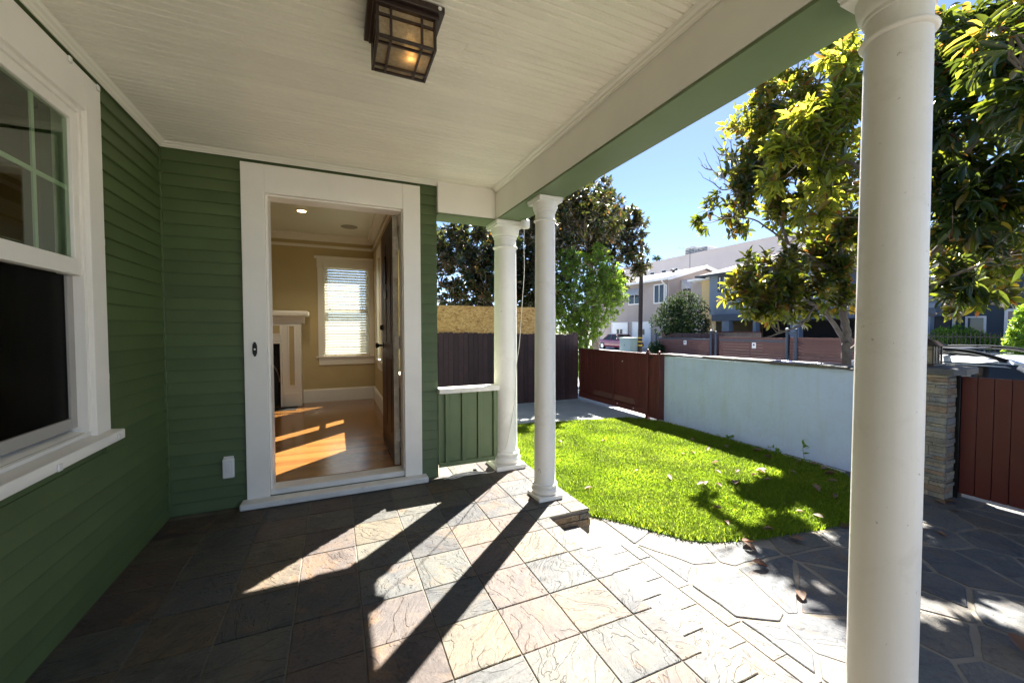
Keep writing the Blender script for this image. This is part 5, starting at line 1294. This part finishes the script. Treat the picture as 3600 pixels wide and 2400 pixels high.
ch = MB().lathe([(0.12,0),(0.12,0.35),(0.28,0.38),(0.28,0.46),(0.0,0.52)],29.3,24.2,12,6.2).build('roof_vent', DARKTRIM, gh)
up_ = thing('utility_pole', 'dark wooden utility pole with yellow reflective bands near its foot', 'pole', (20.3,18.35,-0.45))
MB().tube([(20.3,18.35,-0.45),(20.32,18.32,4.0),(20.35,18.3,8.0)],[0.155,0.135,0.115],14).build('shaft', paint('creosoted_wood',(0.040,0.028,0.024),0.9,0.3,6,0.4,30), up_)
YEL = flat('yellow_band',(0.75,0.48,0.03),0.5)
for z in (0.10,0.36,0.62): MB().lathe([(0.156,0),(0.160,0.005),(0.160,0.075),(0.156,0.08)],20.302,18.348,16,z).build('band', YEL, up_)
ub = thing('utility_cabinet', 'pale green utility cabinet standing beside the utility pole', 'cabinet', (19.9,18.95,-0.45))
MB().box(19.55,20.2,18.45,19.6,-0.45,0.62).build('cabinet_body', paint('pale_green_metal',(0.33,0.42,0.39),0.5,0.05,3,0), ub, bevel=0.02); MB().box(19.53,20.22,18.43,19.62,0.625,0.67).build('lid', paint('pale_green_lid',(0.38,0.47,0.44),0.5,0.05,3,0), ub, bevel=0.015)
MB().box(19.535,19.549,19.05,19.09,0.1,0.2).build('handle', DARKTRIM, ub)
# slat gates and fence
def slat_run(root, y0, y1, ztop, n0=-0.45, p=0.153):
    z = ztop; 
    while z-p > n0:
        MB().box(20.80,20.83,y0,y1,z-p+0.022,z).build('slat', SLATWOOD, root, loc=(20.8,(y0+y1)/2,z)); z -= p
    b = MB()
    for yy in (y0+0.05,(y0+y1)/2,y1-0.1): b.box(20.832,20.88,yy,yy+0.06,n0,ztop)
    b.build('slat_backing', DARKTRIM, root)
sA = thing('slat_gate', 'brown slatted sliding gate nearest the utility pole with a small white sign', 'gate', (20.8,15.1,-0.45)); slat_run(sA,13.15,17.15,0.60)
sB = thing('slat_gate', 'brown slatted sliding gate between two black posts below the blue house', 'gate', (20.8,10.7,-0.45)); slat_run(sB,8.85,12.5,0.60)
MB().box(20.77,20.84,13.15,17.15,0.61,0.69).build('top_rail', DARKTRIM, sA); MB().box(20.77,20.84,8.85,12.5,0.61,0.70).build('top_rail', DARKTRIM, sB)
MB().box(20.80,20.83,8.85,12.5,0.705,0.83).build('slat', SLATWOOD, sB)
sC = thing('slat_fence', 'brown horizontal slat fence right of the black posts, partly hidden by the magnolia trunk', 'fence', (20.8,6,-0.45)); slat_run(sC,4.3,8.68,0.86)
for i,(yy,hh,lab) in enumerate(((12.98,1.14,'black gate post with a round cap, left one of the close pair'),(12.66,1.05,'black gate post without a light cap, right of its capped twin'),(8.76,1.22,'black gate post with a pale cap where the slat fence begins'),(8.35,1.18,'shorter black post joined by an arm beside the pale capped post'),(17.25,0.95,'black post at the end of the slatted gate near the utility pole'))):
    po = thing('fence_post', lab, 'post', (20.72,yy,-0.45), 'black gate posts across the street')
    MB().tube([(20.72,yy,-0.45),(20.72,yy,hh)],0.065,10).build('post', DARKTRIM, po)
    MB().lathe([(0.07,0),(0.075,0.03),(0.05,0.08),(0.0,0.095)],20.72,yy,10,hh+0.001).build('cap', paint('pale_cap',(0.6,0.55,0.45),0.4,0.05,4,0) if i in (0,2) else DARKTRIM, po)
MB().box(20.70,20.74,8.42,8.69,1.02,1.12).build('arm', DARKTRIM, bpy.data.objects['fence_post.003'])
for yy,z0,z1,lab in ((14.9,0.30,0.56,'small white sign on the slatted gate nearest the utility pole'),(10.45,0.26,0.56,'small white sign on the slatted gate between the black posts')):
    sg = thing('gate_sign', lab, 'sign', (20.79,yy,(z0+z1)/2))
    MB().box(20.785,20.798,yy-0.10,yy+0.10,z0,z1).build('plate', BWHITE, sg)
    zc=(z0+z1)/2+0.03
    MB().prism([(yy-0.05,zc-0.05),(yy+0.05,zc-0.05),(yy+0.05,zc+0.01),(yy+0.02,zc+0.06),(yy-0.03,zc+0.05)],0,20.778,20.7845).build('emblem', DARKTRIM, sg)
    MB().box(20.779,20.7845,yy-0.07,yy+0.07,z0+0.03,z0+0.05).build('print_line', DARKTRIM, sg)
df = thing('board_fence', 'dark purple brown board fence behind the slatted gate nearest the utility pole', 'fence', (21.6,15.3,-0.45))
y=12.9
while y < 17.6:
    MB().box(21.6,21.63,y,y+0.14,-0.45,1.0).build('fence_board', PURPLE, df, loc=(21.6,y,0)); y+=0.145
wf = thing('board_fence', 'weathered tan wooden fence in front of the carport', 'fence', (23.5,14.2,-0.45))
TAN = paint('weathered_tan',(0.34,0.25,0.17),0.8,0.2,4,0.2,30,rand=0.15)
y=12.4
while y < 15.9:
    MB().box(24.2,24.23,y,y+0.19,-0.45,1.02).build('fence_board', TAN, wf, loc=(24.2,y,0)); y+=0.195
MB().box(24.16,24.2,12.4,15.9,1.03,1.10).build('cap_rail', REDBROWN, wf)

bu = thing('bush', 'big rounded dark green bush behind the slatted gates', 'bush', (22.6,16.9,-0.45))
make_tree(bu,[(22.8,16.93,2.16,1.71),(21.9,17.45,1.72,1.24),(23.4,16.38,1.42,1.0),(22.2,17.3,2.75,0.88),(22.9,16.72,2.89,1.03),(22.6,16.9,0.8,1.2)],4200,0.085,8,0.5,0.1,BUSHLEAF,21,plain_tint,[([(22.6,16.9,-0.45),(22.6,16.9,1.0),(22.7,16.9,2.4)],0.12,0.04)],0,0.008,shell=0.33,twigs=False)
bu2 = thing('bush', 'small dark bush beside the foot of the utility pole', 'bush', (20.4,17.0,-0.45))
make_tree(bu2,[(20.35,17.05,0.05,0.45),(20.5,16.7,-0.05,0.4),(20.4,17.2,-0.2,0.4)],500,0.08,8,0.45,0.1,BUSHLEAF,22,plain_tint,[([(20.4,17.0,-0.45),(20.4,17.0,0.1)],0.03,0.01)],0,0.004,shell=0.33,twigs=False)
# dark house at the right
nh = thing('navy_house', 'dark navy house with white framed windows half hidden behind the lantern and leaves', 'house', (26,0,-0.48))
MB().box(27.5,36,-9,6.9,-0.48,5.2).build('walls', NAVYW, nh); MB().box(27.0,36.5,-9.4,7.3,5.2,5.4).build('roof', ROOFM, nh)
window(nh,0,27.5,5.45,6.15,0.95,2.0,BWHITE,0.09,1); window(nh,0,27.5,4.45,4.95,0.85,1.75,AWN,0.07,0)
dd = MB().box(27.44,27.49,3.05,3.75,-0.3,2.0).build('door', paint('taupe_door',(0.20,0.17,0.15),0.5,0.06,3,0), nh); b=MB(); b.box(27.42,27.48,2.95,3.048,-0.3,2.1); b.box(27.42,27.48,3.752,3.85,-0.3,2.1); b.box(27.42,27.48,3.05,3.75,2.002,2.1); b.build('door_frame', AWN, dd)
window(nh,0,27.5,1.9,2.35,1.2,1.95,DARKTRIM,0.07,0)
MB().box(27.2,27.5,5.3,6.3,2.12,2.35).build('window_hood', AWN, nh)
ifn = thing('iron_fence', 'black iron railing in front of the navy house', 'railing', (21.5,1,-0.45))
y=-6.0
while y < 6.6:
    MB().box(21.49,21.515,y,y+0.025,-0.45,1.12).build('bar', BLACK, ifn, loc=(21.5,y,0)); y+=0.115
for z in (-0.2,0.95): MB().box(21.485,21.52,-6,6.6,z,z+0.04).build('railing_rail', BLACK, ifn)
bu3 = thing('bush', 'loose green bushes behind the iron railing of the navy house', 'bush', (25,4.4,-0.45))
make_tree(bu3,[(24.68,4.79,0.88,0.5),(25.27,4.53,1.01,0.5),(25.95,4.23,0.79,0.42),(26.3,3.9,0.7,0.35),(25.0,4.6,0.2,0.7)],1100,0.10,8,0.4,0.1,SHRUBLEAF,24,plain_tint,[([(25,4.5,-0.45),(25.1,4.5,0.9)],0.04,0.01)],0,0.005,shell=0.4,twigs=False)
hd = thing('hedge', 'tall sunlit clipped shrub at the right edge beyond the white car', 'shrub', (17.9,1.05,-0.45))
make_tree(hd,[(17.9+0.02*k,1.0-0.01*k,-0.3+0.25*k,0.38-0.004*k*k*0.6) for k in range(9)],1500,0.075,8,0.45,0.0,SHRUBLEAF,25,plain_tint,[([(17.9,1.0,-0.45),(17.9,1.0,1.2)],0.04,0.01)],0,0.005,shell=0.3,twigs=False)
# distant palm
pm = thing('palm_tree', 'tiny distant palm above the roofline left of the pale building', 'palm', (56.4,54.7,-0.5))
MB().tube([(56.4,54.7,-0.5),(56.4,54.7,14.2)],[0.25,0.18],8).build('trunk', TRUNK, pm)
R = np.random.default_rng(31); n=60
d = norm(R.normal(size=(n,3))*np.array([1,1,.6])+np.array([0,0,.15])); P=np.tile(np.array([[56.4,54.7,14.4]]),(n,1)); nn=norm(R.normal(size=(n,3))*.3+np.array([0,0,1]))
V=leaf_mesh_data(P-np.array(pm.location),d,nn,R.uniform(.7,1.3,n),np.full(n,.22)); i0=np.arange(n)*NL
o=raw_mesh('fronds',V.reshape(-1,3),(i0[:,None,None]+LF4).reshape(-1,4),np.repeat(R.random(n)*.6,NL),BUSHLEAF,pm,(i0[:,None,None]+LF3).reshape(-1,3)); o['kind']='stuff'

# ------------------------------------------------------------------ vehicles and bins
TYRE = flat('tyre_rubber',(0.02,0.02,0.02),0.8); RIM = flat('alloy_rim',(0.5,0.5,0.52),0.3,0.9); CARGLASS = flat('car_glass',(0.015,0.018,0.02),0.04)
def loft(secs, parent, name, m, closed=True):
    # secs: list of (s, ring of (y,z)) along the local x axis
    b = MB(); nr = len(secs[0][1])
    for s, ring in secs: b.v += [(s, y, z) for y, z in ring]
    for i in range(len(secs)-1):
        for k in range(nr):
            k2=(k+1)%nr; b.f.append((i*nr+k,i*nr+k2,(i+1)*nr+k2,(i+1)*nr+k))
    b.f.append(tuple(range(nr-1,-1,-1))); m_=(len(secs)-1)*nr; b.f.append(tuple(m_+k for k in range(nr)))
    b.sm = True; return b
def car(name, label, loc, heading, L, W, H, body, cabin, m, hood, deck, rails=False):
    root = thing(name, label, 'car', loc)
    root.rotation_euler = (0,0,heading)
    ORG[root.name] = Vector((0,0,0))
    h2 = W/2
    def ring(w, z0, z1, tuck=0.06):
        return [(-w+0.06,z0),(w-0.06,z0),(w,z0+0.12),(w+0.01,(z0+z1)/2),(w-tuck*0.4,z1-0.06),(w-tuck-0.03,z1),(-w+tuck+0.03,z1),(-w+tuck*0.4,z1-0.06),(-w-0.01,(z0+z1)/2),(-w,z0+0.12)]
    bt = body
    secs = [(-L/2,ring(h2*0.80,0.38,deck-0.16)),(-L/2+0.10,ring(h2*0.93,0.28,deck-0.03)),(-L/2+0.5,ring(h2,0.24,deck)),(-L*0.16,ring(h2,0.22,bt)),(L*0.18,ring(h2,0.22,bt)),(L*0.24,ring(h2,0.22,hood+0.04)),(L/2-0.55,ring(h2*0.985,0.23,hood-0.05)),(L/2-0.14,ring(h2*0.92,0.28,hood-0.16)),(L/2,ring(h2*0.78,0.36,hood-0.30))]
    bd = loft(secs, root, 'body', m).build('body', m, root)
    c0,c1,c2,c3 = cabin   # rear glass base, roof rear, roof front, windscreen base (local x)
    wb, wt = h2-0.07, h2-0.24
    g = loft([(c0,[(-wb,bt-0.02),(wb,bt-0.02),(wb,bt),(-wb,bt)]),(c1,[(-wb-0.01,bt-0.02),(wb+0.01,bt-0.02),(wt+0.03,H-0.06),(-wt-0.03,H-0.06)]),(c2,[(-wb-0.01,bt-0.02),(wb+0.01,bt-0.02),(wt+0.03,H-0.06),(-wt-0.03,H-0.06)]),(c3,[(-wb,bt-0.02),(wb,bt-0.02),(wb,bt),(-wb,bt)])],root,'g',CARGLASS)
    g.sm=False; g.build('windows', CARGLASS, root, smooth=False)
    rf = loft([(c1-0.12,[(-wt,H-0.10),(wt,H-0.10),(wt-0.1,H-0.075),(0,H-0.06),(-wt+0.1,H-0.075)]),(c1+0.1,[(-wt-0.05,H-0.09),(wt+0.05,H-0.09),(wt-0.05,H-0.015),(0,H),(-wt+0.05,H-0.015)]),((c1+c2)/2,[(-wt-0.05,H-0.085),(wt+0.05,H-0.085),(wt-0.05,H+0.0),(0,H+0.02),(-wt+0.05,H+0.0)]),(c2-0.1,[(-wt-0.05,H-0.09),(wt+0.05,H-0.09),(wt-0.05,H-0.02),(0,H-0.005),(-wt+0.05,H-0.02)]),(c2+0.12,[(-wt,H-0.11),(wt,H-0.11),(wt-0.1,H-0.085),(0,H-0.07),(-wt+0.1,H-0.085)])],root,'r',m)
    roof = rf.build('roof', m, root)
    for s_ in (-1,1):
        for (xa,xb_) in ((c0,c1),(c3,c2)):
            MB().tube([(xa,s_*(wb-0.01),bt),(xb_,s_*(wt+0.03),H-0.07)],0.045,8).build('pillar', m, root)
        xm=(c1+c2)/2; MB().tube([(xm,s_*(wb+0.012),bt),(xm,s_*(wt+0.035),H-0.07)],0.035,8).build('pillar', m, root)
        MB().box(L/2-0.42,L/2-0.06,s_*(h2-0.36),s_*(h2-0.10),hood-0.36,hood-0.22).build('headlight', flat('lamp_glass',(0.7,0.7,0.7),0.1), root, bevel=0.03)
        MB().box(-L/2-0.004,-L/2+0.25,s_*(h2-0.36),s_*(h2-0.11),deck-0.34,deck-0.18).build('tail_light', flat('tail_red',(0.35,0.01,0.01),0.2), root, bevel=0.03)
        MB().box(c3-0.35,c3-0.2,s_*(h2-0.02),s_*(h2+0.14),bt+0.02,bt+0.13).build('mirror', m, root, bevel=0.03)
        for xw in (-L*0.30,L*0.31):
            w = MB(); w.prism([(xw+0.31*math.cos(a*math.pi/12),0.31+0.31*math.sin(a*math.pi/12)) for a in range(24)],1,s_*(h2-0.20),s_*(h2+0.015)); wo=w.build('wheel', TYRE, root)
            w = MB(); w.prism([(xw+0.2*math.cos(a*math.pi/10),0.31+0.2*math.sin(a*math.pi/10)) for a in range(20)],1,s_*(h2+0.0155),s_*(h2+0.025)); w.build('rim', RIM, wo)
        if rails:
            MB().tube(smooth_path([(c1+0.05,s_*(wt-0.02),H-0.02),(c1+0.2,s_*(wt-0.03),H+0.055),((c1+c2)/2,s_*(wt-0.03),H+0.075),(c2-0.35,s_*(wt-0.03),H+0.05),(c2-0.1,s_*(wt-0.02),H-0.03)],5),0.022,8).build('roof_rail', BLACK, roof)
    if rails:
        for xx in (c1+0.55,c2-0.6): MB().box(xx-0.03,xx+0.03,-wt+0.04,wt-0.04,H+0.055,H+0.075).build('cross_bar', BLACK, roof, bevel=0.008)
        MB().box((c1+c2)/2-0.1,c2-0.35,-wt+0.22,wt-0.22,H+0.012,H+0.024).build('sunroof', CARGLASS, roof, bevel=0.006)
    return root
car('parked_car','dark red sedan parked in front of the white garage doors','',0,4.5,1.7,1.36,0.86,(-1.35,-0.75,0.35,1.05),paintcar('maroon_paint',(0.16,0.012,0.045)),0.84,0.88) if False else None
rc = car('parked_car','dark red sedan parked in front of the white garage doors',(23.6,24.6,-0.50),math.radians(-90),4.5,1.7,1.36,0.86,(-1.35,-0.75,0.35,1.05),paintcar('maroon_paint',(0.16,0.012,0.045)),0.84,0.88)
wc = car('parked_car','white car with black roof rails parked behind the dark red street gate',(8.02,-1.30,-0.57),math.radians(-90),4.5,1.82,1.53,0.95,(-1.55,-0.80,0.48,1.28),paintcar('white_car_paint',(0.72,0.75,0.76),0.2),0.98,1.0,True)
def wheelie_bin(x,y,body,lid,label):
    r = thing('wheelie_bin', label, 'bin', (x,y,-0.42))
    z0=-0.42
    b = MB(); b.add([(x-.24,y-.22,z0+.05),(x+.22,y-.22,z0+.05),(x+.22,y+.22,z0+.05),(x-.24,y+.22,z0+.05),(x-.32,y-.25,z0+1.2),(x+.30,y-.25,z0+1.2),(x+.30,y+.25,z0+1.2),(x-.32,y+.25,z0+1.2)],[(3,2,1,0),(0,1,5,4),(1,2,6,5),(2,3,7,6),(3,0,4,7),(4,5,6,7)])
    b.build('bin_body', body, r, bevel=0.02)
    b = MB(); b.add([(x-.36,y-.27,z0+1.201),(x+.34,y-.27,z0+1.201),(x+.34,y+.27,z0+1.201),(x-.36,y+.27,z0+1.201),(x-.34,y-.20,z0+1.285),(x+.28,y-.22,z0+1.225),(x+.28,y+.22,z0+1.225),(x-.34,y+.20,z0+1.285)],[(3,2,1,0),(0,1,5,4),(1,2,6,5),(2,3,7,6),(3,0,4,7),(4,5,6,7)])
    lo = b.build('bin_lid', lid, r, bevel=0.025)
    MB().tube([(x+.37,y-.25,z0+1.16),(x+.37,y+.25,z0+1.16)],0.018,8).build('handle', BLACK, r)
    for s_ in (-1,1): MB().prism([(x+.2+.12*math.cos(a*math.pi/8),z0+.12+.12*math.sin(a*math.pi/8)) for a in range(16)],1,y+s_*.2,y+s_*.26).build('wheel', TYRE, r)
    return r
BINBLUE = flat('blue_bin_plastic',(0.012,0.035,0.28),0.3); BINBLACK = flat('black_bin_plastic',(0.012,0.012,0.014),0.25)
w1 = wheelie_bin(6.64,0.03,BINBLUE,BINBLUE,'blue lidded recycling bin just behind the stucco wall')
MB().box(6.272,6.281,0.0,0.06,0.795,0.845).build('bin_emblem', PLASTICW, w1)
wheelie_bin(6.80,-0.62+0.02,BINBLACK,BINBLACK,'black lidded bin behind the stucco wall next to the magnolia trunk') if False else wheelie_bin(6.66,-0.52+0.16,BINBLACK,BINBLACK,'black lidded bin behind the stucco wall between the blue bin and the trunk')
